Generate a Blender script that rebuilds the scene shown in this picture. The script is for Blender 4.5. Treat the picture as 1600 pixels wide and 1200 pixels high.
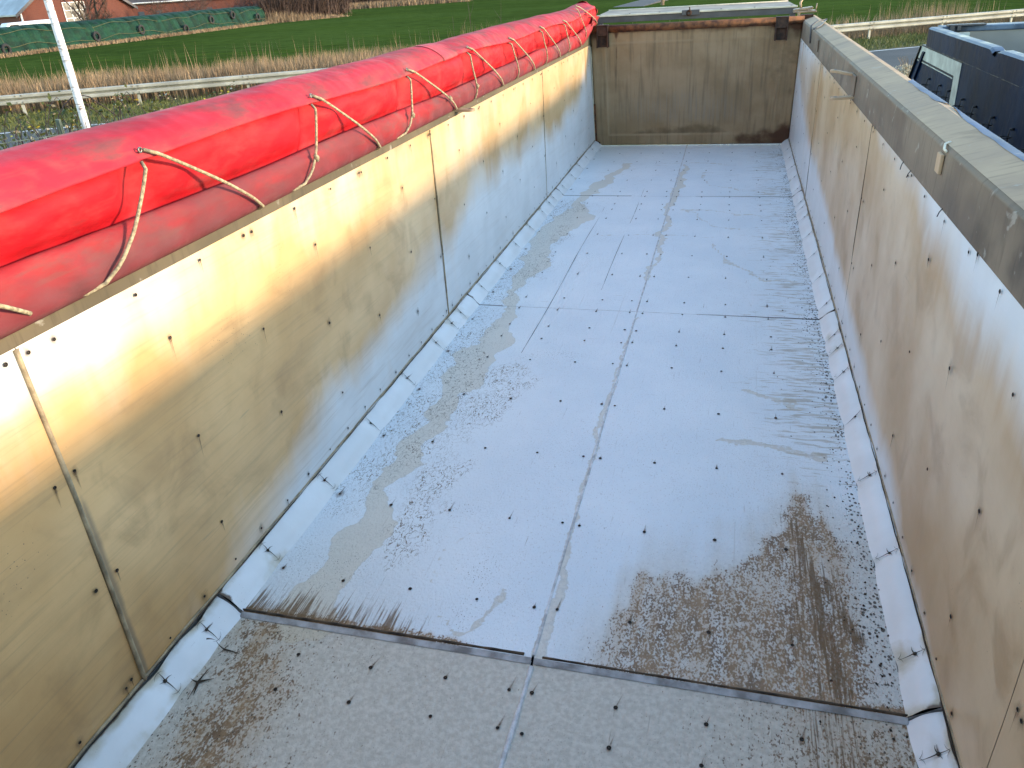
import bpy, bmesh, math, random
import numpy as np
from mathutils import Vector, Matrix
random.seed(7); RNG = np.random.default_rng(11)
for o in list(bpy.data.objects): bpy.data.objects.remove(o)
S = bpy.context.scene; COL = S.collection
# ------------------------------------------------------------------ camera
CAM = Vector((0.4701, 0.0, 1.9035))
Fv = Vector((-0.2493199, 0.85156015, -0.46117772)); Rv = Vector((0.96607448, 0.25183516, -0.05726384)); Uv = Vector((-0.06737716, 0.45980904, 0.88545805))
cd = bpy.data.cameras.new('camera'); cam = bpy.data.objects.new('camera', cd); COL.objects.link(cam)
cam.matrix_world = Matrix(((Rv.x, Uv.x, -Fv.x, CAM.x), (Rv.y, Uv.y, -Fv.y, CAM.y), (Rv.z, Uv.z, -Fv.z, CAM.z), (0, 0, 0, 1)))
cd.sensor_width = 36; cd.lens = 36 * 1211.1 / 1600; cd.clip_start = 0.05; cd.clip_end = 4000
S.camera = cam
# ------------------------------------------------------------------ light
TOSUN = Vector((1.0, 0.12, 0.195)).normalized()
sun_el = math.asin(TOSUN.z); sun_az = math.atan2(TOSUN.x, TOSUN.y)
W = bpy.data.worlds.new('World'); S.world = W; W.use_nodes = True
nt = W.node_tree; bg = nt.nodes['Background']
sky = nt.nodes.new('ShaderNodeTexSky'); sky.sky_type = 'NISHITA'; sky.sun_disc = False
sky.sun_elevation = sun_el; sky.sun_rotation = sun_az; sky.air_density = 1.1; sky.dust_density = 0.2; sky.ozone_density = 1.3
nt.links.new(sky.outputs[0], bg.inputs[0]); bg.inputs[1].default_value = 0.15
sl = bpy.data.lights.new('sun', 'SUN'); sl.energy = 2.0; sl.angle = math.radians(4.5); sl.color = (0.70, 0.54, 0.36)
so = bpy.data.objects.new('sun', sl); COL.objects.link(so); so.rotation_euler = TOSUN.to_track_quat('Z', 'Y').to_euler(); so.location = (20, 5, 12)
S.view_settings.view_transform = 'Standard'; S.view_settings.look = 'None'; S.view_settings.gamma = 1; S.view_settings.exposure = 2.3
S.view_settings.use_curve_mapping = False
S.render.engine = 'CYCLES'
GZ = -1.5   # ground level
# ------------------------------------------------------------------ numpy noise
def vnoise(x, y, seed=0):
    x = np.asarray(x, float); y = np.asarray(y, float)
    xi = np.floor(x).astype(np.int64); yi = np.floor(y).astype(np.int64); fx = x - xi; fy = y - yi
    fx = fx * fx * (3 - 2 * fx); fy = fy * fy * (3 - 2 * fy)
    def h(a, b):
        n = (a * 374761393 + b * 668265263 + seed * 974711) & 0x7fffffff
        n = ((n ^ (n >> 13)) * 1274126177) & 0x7fffffff
        return ((n ^ (n >> 16)) & 0xffff) / 65535.0
    return (h(xi, yi) * (1 - fx) + h(xi + 1, yi) * fx) * (1 - fy) + (h(xi, yi + 1) * (1 - fx) + h(xi + 1, yi + 1) * fx) * fy
def fbm(x, y, seed=0, o=4):
    s = 0; a = .5; t = 0
    for i in range(o):
        s = s + a * vnoise(np.asarray(x) * 2 ** i, np.asarray(y) * 2 ** i, seed + i * 17); t += a; a *= .5
    return s / t
def ss(a, b, x):
    t = np.clip((np.asarray(x, float) - a) / (b - a), 0, 1); return t * t * (3 - 2 * t)
def seg(x, y, pts):
    """distance to a polyline minus its local radius; pts = (x, y, r)"""
    best = np.full(np.shape(x), 1e9)
    for (x0, y0, r0), (x1, y1, r1) in zip(pts[:-1], pts[1:]):
        dx, dy = x1 - x0, y1 - y0; L = dx * dx + dy * dy + 1e-9
        t = np.clip(((x - x0) * dx + (y - y0) * dy) / L, 0, 1)
        best = np.minimum(best, np.hypot(x - x0 - t * dx, y - y0 - t * dy) - (r0 + t * (r1 - r0)))
    return best
# ------------------------------------------------------------------ materials
class N:
    def __init__(s, name):
        s.m = bpy.data.materials.new(name); s.m.use_nodes = True; s.t = s.m.node_tree; s.n = s.t.nodes; s.l = s.t.links
        s.b = s.n['Principled BSDF']; s.tc = None
    def lk(s, v, sock):
        if hasattr(v, 'links') or isinstance(v, bpy.types.NodeSocket): s.l.new(v, sock)
        else:
            if isinstance(v, tuple) and len(v) == 3 and sock.type == 'RGBA': v = v + (1,)
            sock.default_value = v
    def co(s, scale=(1, 1, 1), rot=(0, 0, 0), which='Object'):
        if not s.tc: s.tc = s.n.new('ShaderNodeTexCoord')
        mp = s.n.new('ShaderNodeMapping'); s.l.new(s.tc.outputs[which], mp.inputs[0]); mp.inputs['Scale'].default_value = scale; mp.inputs['Rotation'].default_value = rot
        return mp.outputs[0]
    def noise(s, scale, detail=3, vec=None, rough=.55, dist=0, out=0):
        n = s.n.new('ShaderNodeTexNoise'); n.inputs['Scale'].default_value = scale; n.inputs['Detail'].default_value = detail
        n.inputs['Roughness'].default_value = rough; n.inputs['Distortion'].default_value = dist
        s.l.new(vec if vec is not None else s.co(), n.inputs['Vector']); return n.outputs[out]
    def vor(s, scale, vec=None, feat='F1', out='Distance'):
        n = s.n.new('ShaderNodeTexVoronoi'); n.feature = feat; n.inputs['Scale'].default_value = scale
        s.l.new(vec if vec is not None else s.co(), n.inputs['Vector']); return n.outputs[out]
    def attr(s, name):
        n = s.n.new('ShaderNodeAttribute'); n.attribute_name = name; return n.outputs['Fac']
    def ma(s, op, a, b=0.0, c=None):
        n = s.n.new('ShaderNodeMath'); n.operation = op; s.lk(a, n.inputs[0]); s.lk(b, n.inputs[1])
        if c is not None: s.lk(c, n.inputs[2])
        return n.outputs[0]
    def mr(s, v, a, b, c=0.0, d=1.0, smooth=True):
        n = s.n.new('ShaderNodeMapRange'); n.interpolation_type = 'SMOOTHSTEP' if smooth else 'LINEAR'
        for i, q in enumerate((v, a, b, c, d)): s.lk(q, n.inputs[i])
        return n.outputs[0]
    def mix(s, f, a, b, mode='MIX'):
        n = s.n.new('ShaderNodeMix'); n.data_type = 'RGBA'; n.blend_type = mode; n.clamp_factor = True
        s.lk(f, n.inputs[0]); s.lk(a, n.inputs[6]); s.lk(b, n.inputs[7]); return n.outputs[2]
    def bump(s, h, strength=.3, dist=.01, prev=None):
        n = s.n.new('ShaderNodeBump'); n.inputs['Strength'].default_value = strength; n.inputs['Distance'].default_value = dist
        s.l.new(h, n.inputs['Height'])
        if prev is not None: s.l.new(prev, n.inputs['Normal'])
        return n.outputs[0]
    def out(s, col=None, rough=.5, metal=0, normal=None, spec=.5, sss=None):
        if col is not None: s.lk(col, s.b.inputs['Base Color'])
        s.lk(rough, s.b.inputs['Roughness']); s.lk(metal, s.b.inputs['Metallic']); s.b.inputs['Specular IOR Level'].default_value = spec
        if normal is not None: s.l.new(normal, s.b.inputs['Normal'])
        return s.m
def simple(name, c, rough=.6, metal=0, var=.25, scale=8, bump=.1, dark=None, detail=4):
    n = N(name); f = n.noise(scale, detail); d = dark or tuple(x * (1 - var * 1.6) for x in c)
    col = n.mix(n.mr(f, .3, .7), d, tuple(min(1, x * (1 + var * .5)) for x in c))
    return n.out(col, rough, metal, n.bump(n.noise(scale * 6, 3), bump, .01))
# --- white plastic liner of the floor
def mat_floor():
    n = N('floor_liner_plastic')
    A = {k: n.attr(k) for k in ('film', 'dirt', 'streak', 'cross', 'grit', 'ring', 'greyed')}
    fine = n.noise(210, 2, n.co((1, .55, 1))); med = n.noise(34, 4); low = n.noise(2.2, 4)
    col = n.mix(n.mr(low, .3, .75), (.70, .765, .81), (.78, .83, .86))
    # pores: small pits all over, denser where the sheet is worn
    pore = n.mr(n.noise(190, 1, n.co((1, .45, 1))), .36, .29)
    col = n.mix(n.ma('MULTIPLY', pore, .30), col, (.34, .30, .25))
    col = n.mix(n.ma('MULTIPLY', A['greyed'], .98), col, n.mix(n.mr(n.noise(60, 3), .3, .7), (.45, .385, .285), (.60, .535, .425)))
    fl = n.mr(n.ma('ADD', A['film'], n.ma('MULTIPLY', n.ma('SUBTRACT', med, .5), .45)), .38, .60)
    edge = n.ma('MULTIPLY', n.mr(n.ma('ABSOLUTE', n.ma('SUBTRACT', fl, .5)), .5, .1), .55)
    col = n.mix(n.ma('MULTIPLY', fl, .55), col, n.mix(med, (.54, .455, .31), (.68, .60, .45)))
    col = n.mix(n.ma('MULTIPLY', edge, .6), col, (.42, .36, .26))
    # thin contour stains
    rg = n.ma('ABSOLUTE', n.ma('SUBTRACT', n.noise(30, 2, n.co((1.5, .8, 1)), dist=.6), .5))
    col = n.mix(n.ma('MULTIPLY', n.mr(rg, .022, .006), n.mr(A['ring'], .3, .6)), col, (.17, .14, .10))
    # transverse run marks near the right edge
    cs = n.noise(1, 4, n.co((9, 58, 1)), dist=.6)
    col = n.mix(n.ma('MULTIPLY', n.mr(n.ma('ADD', cs, n.ma('MULTIPLY', A['cross'], .22)), .68, .84), .62), col, (.34, .28, .19))
    # brown dirt in grains, packed
    g = n.ma('ADD', n.ma('MULTIPLY', n.noise(150, 3, n.co((1.0, .60, 1)), rough=.6), .62), n.ma('MULTIPLY', n.noise(60, 3, n.co((1.0, .5, 1))), .38))
    lo = n.noise(7, 3)
    dd = n.ma('ADD', n.ma('MULTIPLY', A['dirt'], .22), n.ma('MULTIPLY', n.ma('SUBTRACT', lo, .5), n.ma('MULTIPLY', A['dirt'], .30)))
    col = n.mix(n.ma('MULTIPLY', n.mr(n.ma('ADD', g, dd), .63, .73), .92), col, n.mix(n.mr(n.noise(9, 3), .4, .6), (.085, .036, .010), (.17, .095, .045)))
    col = n.mix(n.ma('MULTIPLY', n.mr(n.ma('MULTIPLY', A['dirt'], 1.0), .2, 1.0), n.mr(n.noise(1, 4, n.co((26, 3.5, 1))), .35, .65, .15, .55)), col, (.42, .27, .135))
    st = n.noise(1, 4, n.co((150, 6.0, 1)))
    col = n.mix(n.ma('MULTIPLY', n.mr(n.ma('ADD', st, n.ma('MULTIPLY', A['streak'], .30)), .66, .86), .88), col, n.mix(n.noise(30, 2), (.10, .050, .016), (.19, .11, .045)))
    v = n.vor(62, n.co((1, .75, 1))); r = n.ma('MULTIPLY', A['grit'], n.ma('MULTIPLY', n.noise(19, 2), .80))
    col = n.mix(n.ma('MULTIPLY', n.mr(n.ma('SUBTRACT', v, r), .04, -.06), .92), col, (.055, .042, .03))
    v2 = n.vor(120, n.co((1, .7, 1))); gm = n.mr(n.noise(3.2, 3), .50, .64)
    col = n.mix(n.ma('MULTIPLY', n.ma('MULTIPLY', n.mr(v2, .24, .12), gm), n.mr(A['ring'], .02, .3, .25, 1.0)), col, (.12, .095, .07))
    # faint long scratches
    sc = n.noise(1, 3, n.co((42, .5, 1))); col = n.mix(n.ma('MULTIPLY', n.mr(sc, .70, .74), .18), col, (.35, .31, .25))
    b1 = n.bump(n.noise(120, 3, n.co((1, .6, 1))), .9, .004); b2 = n.bump(n.noise(6, 3), .25, .012, b1)
    return n.out(col, n.mr(fl, 0, 1, .50, .38), 0, b2, .4)
def mat_wall():
    n = N('wall_liner_plastic')
    A = {k: n.attr(k) for k in ('tan', 'rust', 'grime', 'spot', 'sweep')}
    low = n.noise(1.6, 5); lw = n.noise(1, 5, n.co((1, 3.0, .8)))
    vst = n.noise(1, 4, n.co((1, 22, 1.3)))
    t = n.ma('ADD', A['tan'], n.ma('MULTIPLY', n.ma('SUBTRACT', lw, .5), .75)); t = n.ma('ADD', t, n.ma('MULTIPLY', n.ma('SUBTRACT', vst, .5), .11))
    col = n.mix(n.mr(n.noise(3, 3), .3, .7), (.66, .66, .64), (.74, .74, .72))
    tanc = n.mix(n.mr(low, .25, .75), n.mix(A['sweep'], (.47, .31, .155), (.54, .305, .115)), n.mix(A['sweep'], (.70, .535, .34), (.76, .49, .225)))
    col = n.mix(n.mr(t, .08, .78, smooth=False), col, tanc); col = n.mix(n.ma('MULTIPLY', n.mr(n.noise(4.5, 6, dist=.6), .50, .72), n.ma('MULTIPLY', A['tan'], .52)), col, (.36, .21, .085))
    # fine arcs of scouring
    arc = n.noise(1, 5, n.co((1, 1.3, 14), (math.radians(-24), 0, 0)), dist=.9)
    col = n.mix(n.ma('MULTIPLY', n.mr(arc, .45, .75), n.ma('MULTIPLY', A['sweep'], .24)), col, (.30, .20, .10))
    arc2 = n.noise(1, 5, n.co((1, 2.6, 75), (math.radians(-24), 0, 0)), dist=.7)
    col = n.mix(n.ma('MULTIPLY', n.mr(arc2, .50, .72), n.ma('MULTIPLY', A['sweep'], .20)), col, (.24, .16, .08))
    col = n.mix(n.ma('MULTIPLY', n.mr(n.ma('ADD', A['rust'], n.ma('MULTIPLY', n.ma('SUBTRACT', vst, .5), .7)), .25, .9), .75), col, (.46, .25, .085))
    col = n.mix(n.ma('MULTIPLY', n.mr(n.ma('ADD', A['grime'], n.ma('MULTIPLY', n.ma('SUBTRACT', n.noise(9, 4), .5), .8)), .3, .9), .7), col, (.17, .14, .10))
    v = n.vor(70); sp = n.ma('MULTIPLY', n.mr(v, .13, .07), n.mr(n.ma('ADD', n.noise(5, 3), n.ma('MULTIPLY', A['spot'], .30)), .66, .76))
    col = n.mix(sp, col, (.09, .055, .03))
    scr = n.noise(1, 2, n.co((1, 1.5, 55), (math.radians(35), 0, 0)), dist=1.2)
    col = n.mix(n.ma('MULTIPLY', n.mr(scr, .735, .76), .35), col, (.30, .22, .13))
    b = n.bump(n.noise(60, 3), .10, .003); b = n.bump(n.noise(1.4, 3), .35, .05, b)
    return n.out(col, n.mr(low, .3, .7, .42, .30), 0, b, .45)
def mat_chamfer():
    n = N('chamfer_liner_plastic'); A = n.attr('dirty'); B = n.attr('dark')
    col = n.mix(n.mr(n.noise(4, 4), .3, .7), (.72, .715, .69), (.80, .80, .785))
    col = n.mix(n.mr(n.ma('ADD', A, n.ma('MULTIPLY', n.ma('SUBTRACT', n.noise(14, 4), .5), .9)), .35, .95), col, (.52, .46, .34))
    col = n.mix(n.mr(n.ma('ADD', B, n.ma('MULTIPLY', n.ma('SUBTRACT', n.noise(40, 3), .5), .8)), .45, .85), col, (.13, .085, .05))
    col = n.mix(n.ma('MULTIPLY', n.mr(n.vor(90), .10, .05), n.mr(n.noise(6, 2), .55, .65)), col, (.25, .20, .14))
    return n.out(col, .42, 0, n.bump(n.noise(70, 3), .15, .003), .45)
def mat_tarp(name, c1, c2, grime=.5):
    n = N(name)
    f = n.noise(3.0, 5, n.co((1, .6, 1))); g = n.noise(6, 6, n.co((1.3, .6, 1.6)), rough=.65)
    col = n.mix(n.mr(f, .3, .7), c1, c2)
    col = n.mix(n.ma('MULTIPLY', n.mr(g, .44, .70), grime), col, (.17, .060, .060))
    col = n.mix(n.ma('MULTIPLY', n.mr(n.ma('ADD', n.attr('soil_shade'), n.ma('MULTIPLY', n.ma('SUBTRACT', n.noise(11, 5, n.co((1.5, .5, 1.5))), .5), 1.1)), .35, 1.0), .72), col, (.13, .040, .045)); col = n.mix(n.ma('MULTIPLY', n.mr(n.noise(1, 4, n.co((2, 3.1, 2))), .58, .72), grime * .55), col, (.20, .10, .09))
    wv = n.noise(1, 3, n.co((30, 3, 30)))
    col = n.mix(n.ma('MULTIPLY', n.mr(wv, .60, .72), grime * .4), col, (.15, .06, .055))
    col = n.mix(n.ma('MULTIPLY', n.mr(n.vor(85), .10, .05), n.mr(n.noise(8, 2), .58, .68)), col, (.10, .05, .05))
    b = n.bump(n.noise(420, 1), .10, .001); b = n.bump(n.noise(1, 3, n.co((18, 9, 18))), .22, .02, b); b = n.bump(n.noise(1, 2, n.co((4, 5.5, 4), (0, .3, .5))), .5, .05, b)
    return n.out(col, n.mr(g, .3, .7, .55, .75), 0, b, .16)
def mat_steel(name, c1, c2, rough=.45, metal=.35, streak=True, rust=.0):
    n = N(name)
    f = n.noise(1, 5, n.co((4, 3.2, 4))); g = n.noise(1, 4, n.co((6, 42, 6), (0, 0, .25))); h = n.noise(16, 5, dist=.5)
    col = n.mix(n.mr(f, .3, .7), c1, c2)
    col = n.mix(n.ma('MULTIPLY', n.mr(g, .5, .72), .40), col, tuple(x * .45 for x in c1))
    col = n.mix(n.ma('MULTIPLY', n.mr(n.noise(2.3, 5, dist=.4), .56, .70), .55), col, tuple(x * .38 for x in c1))
    col = n.mix(n.ma('MULTIPLY', n.mr(h, .63, .72), .5), col, (.42, .39, .33))
    if rust: col = n.mix(n.ma('MULTIPLY', n.mr(n.noise(6, 4), .5, .65), rust), col, (.22, .09, .03))
    return n.out(col, n.mr(f, .3, .7, rough - .1, rough + .15), metal, n.bump(h, .12, .004), .4)
def mat_blue():
    n = N('scuffed_blue_paint'); f = n.noise(1.3, 5); v = n.noise(1, 5, n.co((1, 7, .8))); h = n.noise(1, 3, n.co((1, 30, 3)))
    col = n.mix(n.mr(f, .3, .7), (.001, .009, .032), (.002, .019, .060)); col = n.mix(n.ma('MULTIPLY', n.mr(v, .52, .72), .35), col, (.030, .050, .085)); col = n.mix(n.ma('MULTIPLY', n.mr(h, .68, .74), .5), col, (.10, .13, .17))
    return n.out(col, n.mr(v, .3, .7, .35, .6), 0, n.bump(n.noise(20, 3), .08, .004), .12)
def mat_tailgate():
    n = N('tailgate_paint'); P = {k: n.attr(k) for k in ('rustd', 'sludge', 'worn', 'ridge_tone')}
    f = n.noise(3, 5); v = n.noise(1, 5, n.co((24, 1, 1.6))); v2 = n.noise(1, 3, n.co((60, 1, 2)))
    col = n.mix(n.mr(f, .3, .7), (.285, .185, .092), (.375, .258, .145))
    col = n.mix(n.ma('MULTIPLY', n.mr(v, .45, .72), .45), col, (.115, .085, .048))
    col = n.mix(n.ma('MULTIPLY', P['worn'], n.mr(v2, .42, .62, .10, .55)), col, (.27, .225, .165))
    col = n.mix(n.ma('MULTIPLY', n.mr(n.ma('ADD', P['sludge'], n.ma('MULTIPLY', n.ma('SUBTRACT', n.noise(8, 4), .5), .7)), .35, .75), .8), col, (.135, .088, .040))
    col = n.mix(n.ma('MULTIPLY', P['ridge_tone'], .38), col, (.46, .34, .20)); col = n.mix(n.mr(n.ma('ADD', P['rustd'], n.ma('MULTIPLY', n.ma('SUBTRACT', n.noise(7, 5), .5), .9)), .40, .95), col, (.085, .035, .014))
    col = n.mix(n.ma('MULTIPLY', n.mr(n.vor(34), .09, .04), n.mr(n.noise(6, 2), .56, .64)), col, (.40, .33, .22))
    return n.out(col, n.mr(f, .3, .7, .38, .55), .1, n.bump(n.noise(40, 4), .12, .004), .4)
def mat_leafy(name, c1, c2, rough=.7):
    n = N(name); oi = n.n.new('ShaderNodeObjectInfo'); g = n.noise(1.1, 3); h = n.noise(40, 2)
    col = n.mix(n.mr(n.ma('ADD', n.ma('MULTIPLY', g, .6), n.ma('MULTIPLY', h, .4)), .32, .68), c1, c2)
    return n.out(col, rough, 0, None, .2)
def mat_field():
    n = N('field_grass'); a = n.noise(.035, 5); b = n.noise(.6, 5, n.co((1, 1, 1))); c = n.noise(1, 5, n.co((.12, .9, 1), (0, 0, .35))); d = n.noise(9, 3)
    col = n.mix(n.mr(n.ma('ADD', n.ma('MULTIPLY', a, .5), n.ma('MULTIPLY', b, .5)), .38, .62), (.034, .056, .012), (.056, .088, .020))
    col = n.mix(n.ma('MULTIPLY', n.mr(c, .50, .68), .45), col, (.060, .095, .010))
    col = n.mix(n.ma('MULTIPLY', n.mr(d, .55, .7), .5), col, (.018, .045, .010))
    col = n.mix(n.ma('MULTIPLY', n.mr(n.noise(1, 3, n.co((1.2, 3.4, 1), (0, 0, .5))), .60, .66), .4), col, (.016, .038, .010))
    return n.out(col, 1.0, 0, n.bump(d, .8, .10), .0)
def mat_asphalt():
    n = N('asphalt'); a = n.noise(.5, 4); b = n.noise(120, 2); s = n.noise(1, 3, n.co((.25, 2.4, 1), (0, 0, -.525)))
    col = n.mix(n.mr(a, .3, .7), (.034, .034, .036), (.055, .054, .056)); col = n.mix(n.ma('MULTIPLY', n.mr(b, .55, .7), .5), col, (.11, .11, .11))
    col = n.mix(n.ma('MULTIPLY', n.mr(s, .5, .7), .5), col, (.040, .040, .044))
    return n.out(col, .75, 0, n.bump(b, .4, .006), .3)
def mat_verge():
    n = N('verge_turf'); a = n.noise(1.3, 5); b = n.noise(14, 4)
    col = n.mix(n.mr(a, .35, .65), (.060, .080, .020), (.14, .115, .055)); col = n.mix(n.ma('MULTIPLY', n.mr(b, .45, .65), .6), col, (.20, .16, .09))
    return n.out(col, .95, 0, n.bump(b, .7, .06), .1)
def mat_brick(name='red_brick'):
    n = N(name); br = n.n.new('ShaderNodeTexBrick'); n.l.new(n.co((4, 4, 4), which='UV'), br.inputs[0])
    br.inputs['Color1'].default_value = (.080, .018, .011, 1); br.inputs['Color2'].default_value = (.115, .027, .015, 1); br.inputs['Mortar'].default_value = (.15, .10, .08, 1)
    br.inputs['Scale'].default_value = 1; br.inputs['Mortar Size'].default_value = .012; br.inputs['Brick Width'].default_value = .96; br.inputs['Row Height'].default_value = .32
    return n.out(n.mix(n.ma('MULTIPLY', n.noise(.8, 4), .55), br.outputs[0], (.14, .04, .025)), .85)
def mat_net():
    n = N('green_net'); a = n.noise(.7, 4); f = n.noise(1, 4, n.co((1, .8, 3))); l = n.noise(5, 3)
    col = n.mix(n.mr(a, .3, .7), (.002, .018, .010), (.006, .042, .021)); col = n.mix(n.ma('MULTIPLY', n.mr(f, .5, .66), .6), col, (.002, .012, .008))
    col = n.mix(n.ma('MULTIPLY', n.mr(l, .56, .7), .30), col, (.02, .085, .05))
    return n.out(col, .7, 0, n.bump(n.noise(2.2, 4), .6, .15), .2)
M = dict(
    floor=mat_floor(), wall=mat_wall(), cham=mat_chamfer(), gate=mat_tailgate(),
    tarp_flap=mat_tarp('faded_red_tarpaulin', (.35, .013, .026), (.47, .025, .042), .88),
    tarp_mid=mat_tarp('bright_red_tarpaulin', (.34, .006, .012), (.48, .010, .018), .40),
    tarp_roll=mat_tarp('dusty_red_tarpaulin', (.24, .016, .020), (.35, .022, .028), .95),
    tarp_patch=mat_tarp('stained_red_tarpaulin', (.38, .045, .055), (.50, .065, .080), .95),
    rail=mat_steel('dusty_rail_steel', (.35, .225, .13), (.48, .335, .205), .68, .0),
    rail_face=mat_steel('dark_rail_face', (.115, .083, .055), (.22, .165, .11), .64, .0),  # inner rail face, darker than the rail top
    bright=mat_steel('sky_tinted_strip', (.03, .055, .11), (.14, .20, .31), .6, .0), rail_shaded=mat_steel('dirty_shaded_rail', (.085, .065, .036), (.13, .10, .06), .7, .0),
    shell=simple('trailer_shell_grey', (.30, .30, .29), .45, .3, .15, 2), chassis=simple('chassis_dark', (.03, .03, .032), .6, .2),
    rust=simple('rusty_steel', (.17, .065, .022), .75, .2, .5, 14, .4, (.05, .018, .008)), darkrust=simple('dark_rusty_steel', (.065, .028, .014), .7, .2, .5, 14, .4),
    screw=simple('screw_head', (.022, .017, .013), .55, .4, .4, 60), tail=None, crack=simple('black_crack', (.050, .034, .020), .9),
    seam=simple('weld_bead_plastic', (.38, .29, .17), .5, 0, .3, 20, .3), seamw=simple('weld_bead_white', (.66, .66, .66), .5, 0, .25, 25, .3), seamd=simple('seam_dirt_shade', (.085, .055, .032), .8, 0, .5, 18),
    step=simple('sheet_edge_grey', (.42, .42, .42), .5, 0, .5, 14, .2, (.20, .185, .17)),
    cream=simple('cream_edge_strip', (.66, .60, .46), .5, 0, .2, 6), alu=simple('brushed_aluminium_deck', (.33, .23, .145), .45, .3, .25, 5), greyface=simple('grey_painted_face', (.085, .082, .086), .5, .1, .2, 5),
    rope=simple('cream_cord', (.44, .36, .22), .8, 0, .35, 90, .5), eye=simple('eyelet_metal', (.25, .24, .22), .4, .8),
    blue=mat_blue(), bluerim=mat_steel('worn_blue_rim', (.03, .05, .09), (.12, .17, .24), .4, .1), stripe=simple('offwhite_stripe', (.50, .53, .48), .5, 0, .2, 5), stripeline=simple('dark_pinstripe', (.012, .014, .02), .5),
    greyin=simple('grey_interior', (.27, .25, .22), .6, 0, .12, 2), tyre=simple('tyre_rubber', (.020, .020, .022), .85), rim=simple('wheel_rim', (.35, .35, .36), .4, .6), black=simple('black_plastic', (.012, .012, .014), .5),
    galv=simple('galvanised_guardrail', (.38, .37, .32), .55, .1, .2, 1.2), galvd=simple('guardrail_fixings', (.20, .18, .15), .6, .4), field=mat_field(), asphalt=mat_asphalt(), verge=mat_verge(), paint=simple('road_paint', (.62, .62, .60), .7, 0, .25, 5),
    reed=mat_leafy('dry_reed', (.15, .095, .055), (.36, .255, .155)), grass=mat_leafy('verge_grass', (.045, .070, .016), (.15, .15, .05)), twig=simple('bare_twigs', (.085, .050, .038), .85, 0, .4, 2), trunk=simple('bark', (.085, .065, .045), .9, 0, .4, 6, .5), redtwig=simple('reddish_twigs', (.14, .055, .040), .85, 0, .4, 2),
    ever=mat_leafy('dark_evergreen', (.012, .028, .010), (.035, .060, .020)), bramble=mat_leafy('bramble_leaf', (.030, .050, .014), (.10, .10, .03)), yellow=simple('yellow_leaf', (.55, .42, .04), .7), paleleaf=simple('withered_leaf', (.48, .42, .30), .8), cane=simple('dark_cane', (.030, .014, .014), .6),
    brick=mat_brick(), roofgrey=simple('grey_roof_sheet', (.30, .33, .35), .5, .1, .2, .6), roofdark=simple('dark_tiled_roof', (.06, .05, .05), .7, 0, .2, .6), whitepaint=simple('white_paint', (.72, .73, .74), .5, 0, .1, 2), glass=simple('window_glass', (.03, .04, .055), .35, 0, .1, 1, 0), navy=simple('dark_fascia', (.02, .025, .05), .5), net=mat_net(), ropey=simple('yellow_rope', (.085, .085, .03), .8), wire=simple('fence_wire', (.10, .13, .11), .5, .5), pole=None, wood=simple('weathered_wood', (.20, .14, .09), .9),
    carblue=simple('car_window', (.01, .012, .016), .1, 0, .1, 1, 0), dirtpile=simple('dark_slab', (.045, .043, .048), .8))
def mk_pole():
    n = N('birch_white_pole'); f = n.noise(1, 5, n.co((9, 9, 16)), dist=.8); g = n.noise(1, 3, n.co((3, 3, 38)))
    col = n.mix(n.mr(f, .56, .70), (.72, .69, .70), (.20, .16, .15)); col = n.mix(n.ma('MULTIPLY', n.mr(g, .60, .66), .7), col, (.14, .11, .10)); return n.out(col, .6, 0, n.bump(f, .3, .01))
M['pole'] = mk_pole()
def mk_tail():
    n = N('rusty_run'); a = n.attr('fade'); tr = n.n.new('ShaderNodeBsdfTransparent'); mx = n.n.new('ShaderNodeMixShader')
    n.l.new(n.ma('MULTIPLY', a, n.mr(n.noise(60, 3), .3, .65, .45, 1.0)), mx.inputs[0]); n.l.new(tr.outputs[0], mx.inputs[1]); n.l.new(n.b.outputs[0], mx.inputs[2])
    n.l.new(mx.outputs[0], n.n['Material Output'].inputs[0]); return n.out((.12, .065, .028), .7)
M['tail'] = mk_tail()
# ------------------------------------------------------------------ builders
ORI = {}
def empty(name, loc, label=None, cat=None, group=None):
    o = bpy.data.objects.new(name, None); o.location = loc; COL.objects.link(o); ORI[o] = Vector(loc)
    o.empty_display_size = .2
    if label: o['label'] = label; o['category'] = cat
    if group: o['group'] = group
    return o
def link(name, me, mat=None, parent=None, kind=None, label=None, cat=None, group=None):
    o = bpy.data.objects.new(name, me); COL.objects.link(o)
    if mat is not None and not me.materials:
        for m in (mat if isinstance(mat, (list, tuple)) else [mat]): me.materials.append(m)
    if parent is not None: o.parent = parent
    if kind: o['kind'] = kind
    if label: o['label'] = label
    if cat: o['category'] = cat
    if group: o['group'] = group
    ORI[o] = ORI.get(parent, Vector()) if parent is not None else Vector()
    return o
def mesh(name, V, Fc, mat, parent=None, smooth=False, attrs=None, mi=None, **kw):
    V = np.asarray(V, float)
    if parent is not None: V = V - np.array(ORI[parent])
    me = bpy.data.meshes.new(name); me.from_pydata(V.tolist(), [], [tuple(f) for f in Fc])
    if smooth: me.polygons.foreach_set('use_smooth', [True] * len(me.polygons))
    if attrs:
        for k, v in attrs.items():
            a = me.attributes.new(k, 'FLOAT', 'POINT'); a.data.foreach_set('value', np.asarray(v, np.float32).ravel())
    o = link(name, me, mat, parent, **kw)
    if mi is not None: me.polygons.foreach_set('material_index', mi)
    me.update(); return o
def grid(xs, ys):
    nx, ny = len(xs), len(ys); X, Y = np.meshgrid(xs, ys, indexing='ij')
    i = np.arange(nx - 1)[:, None] * ny + np.arange(ny - 1)[None]; i = i.ravel()
    return X.ravel(), Y.ravel(), np.stack([i, i + ny, i + ny + 1, i + 1], 1)
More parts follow.
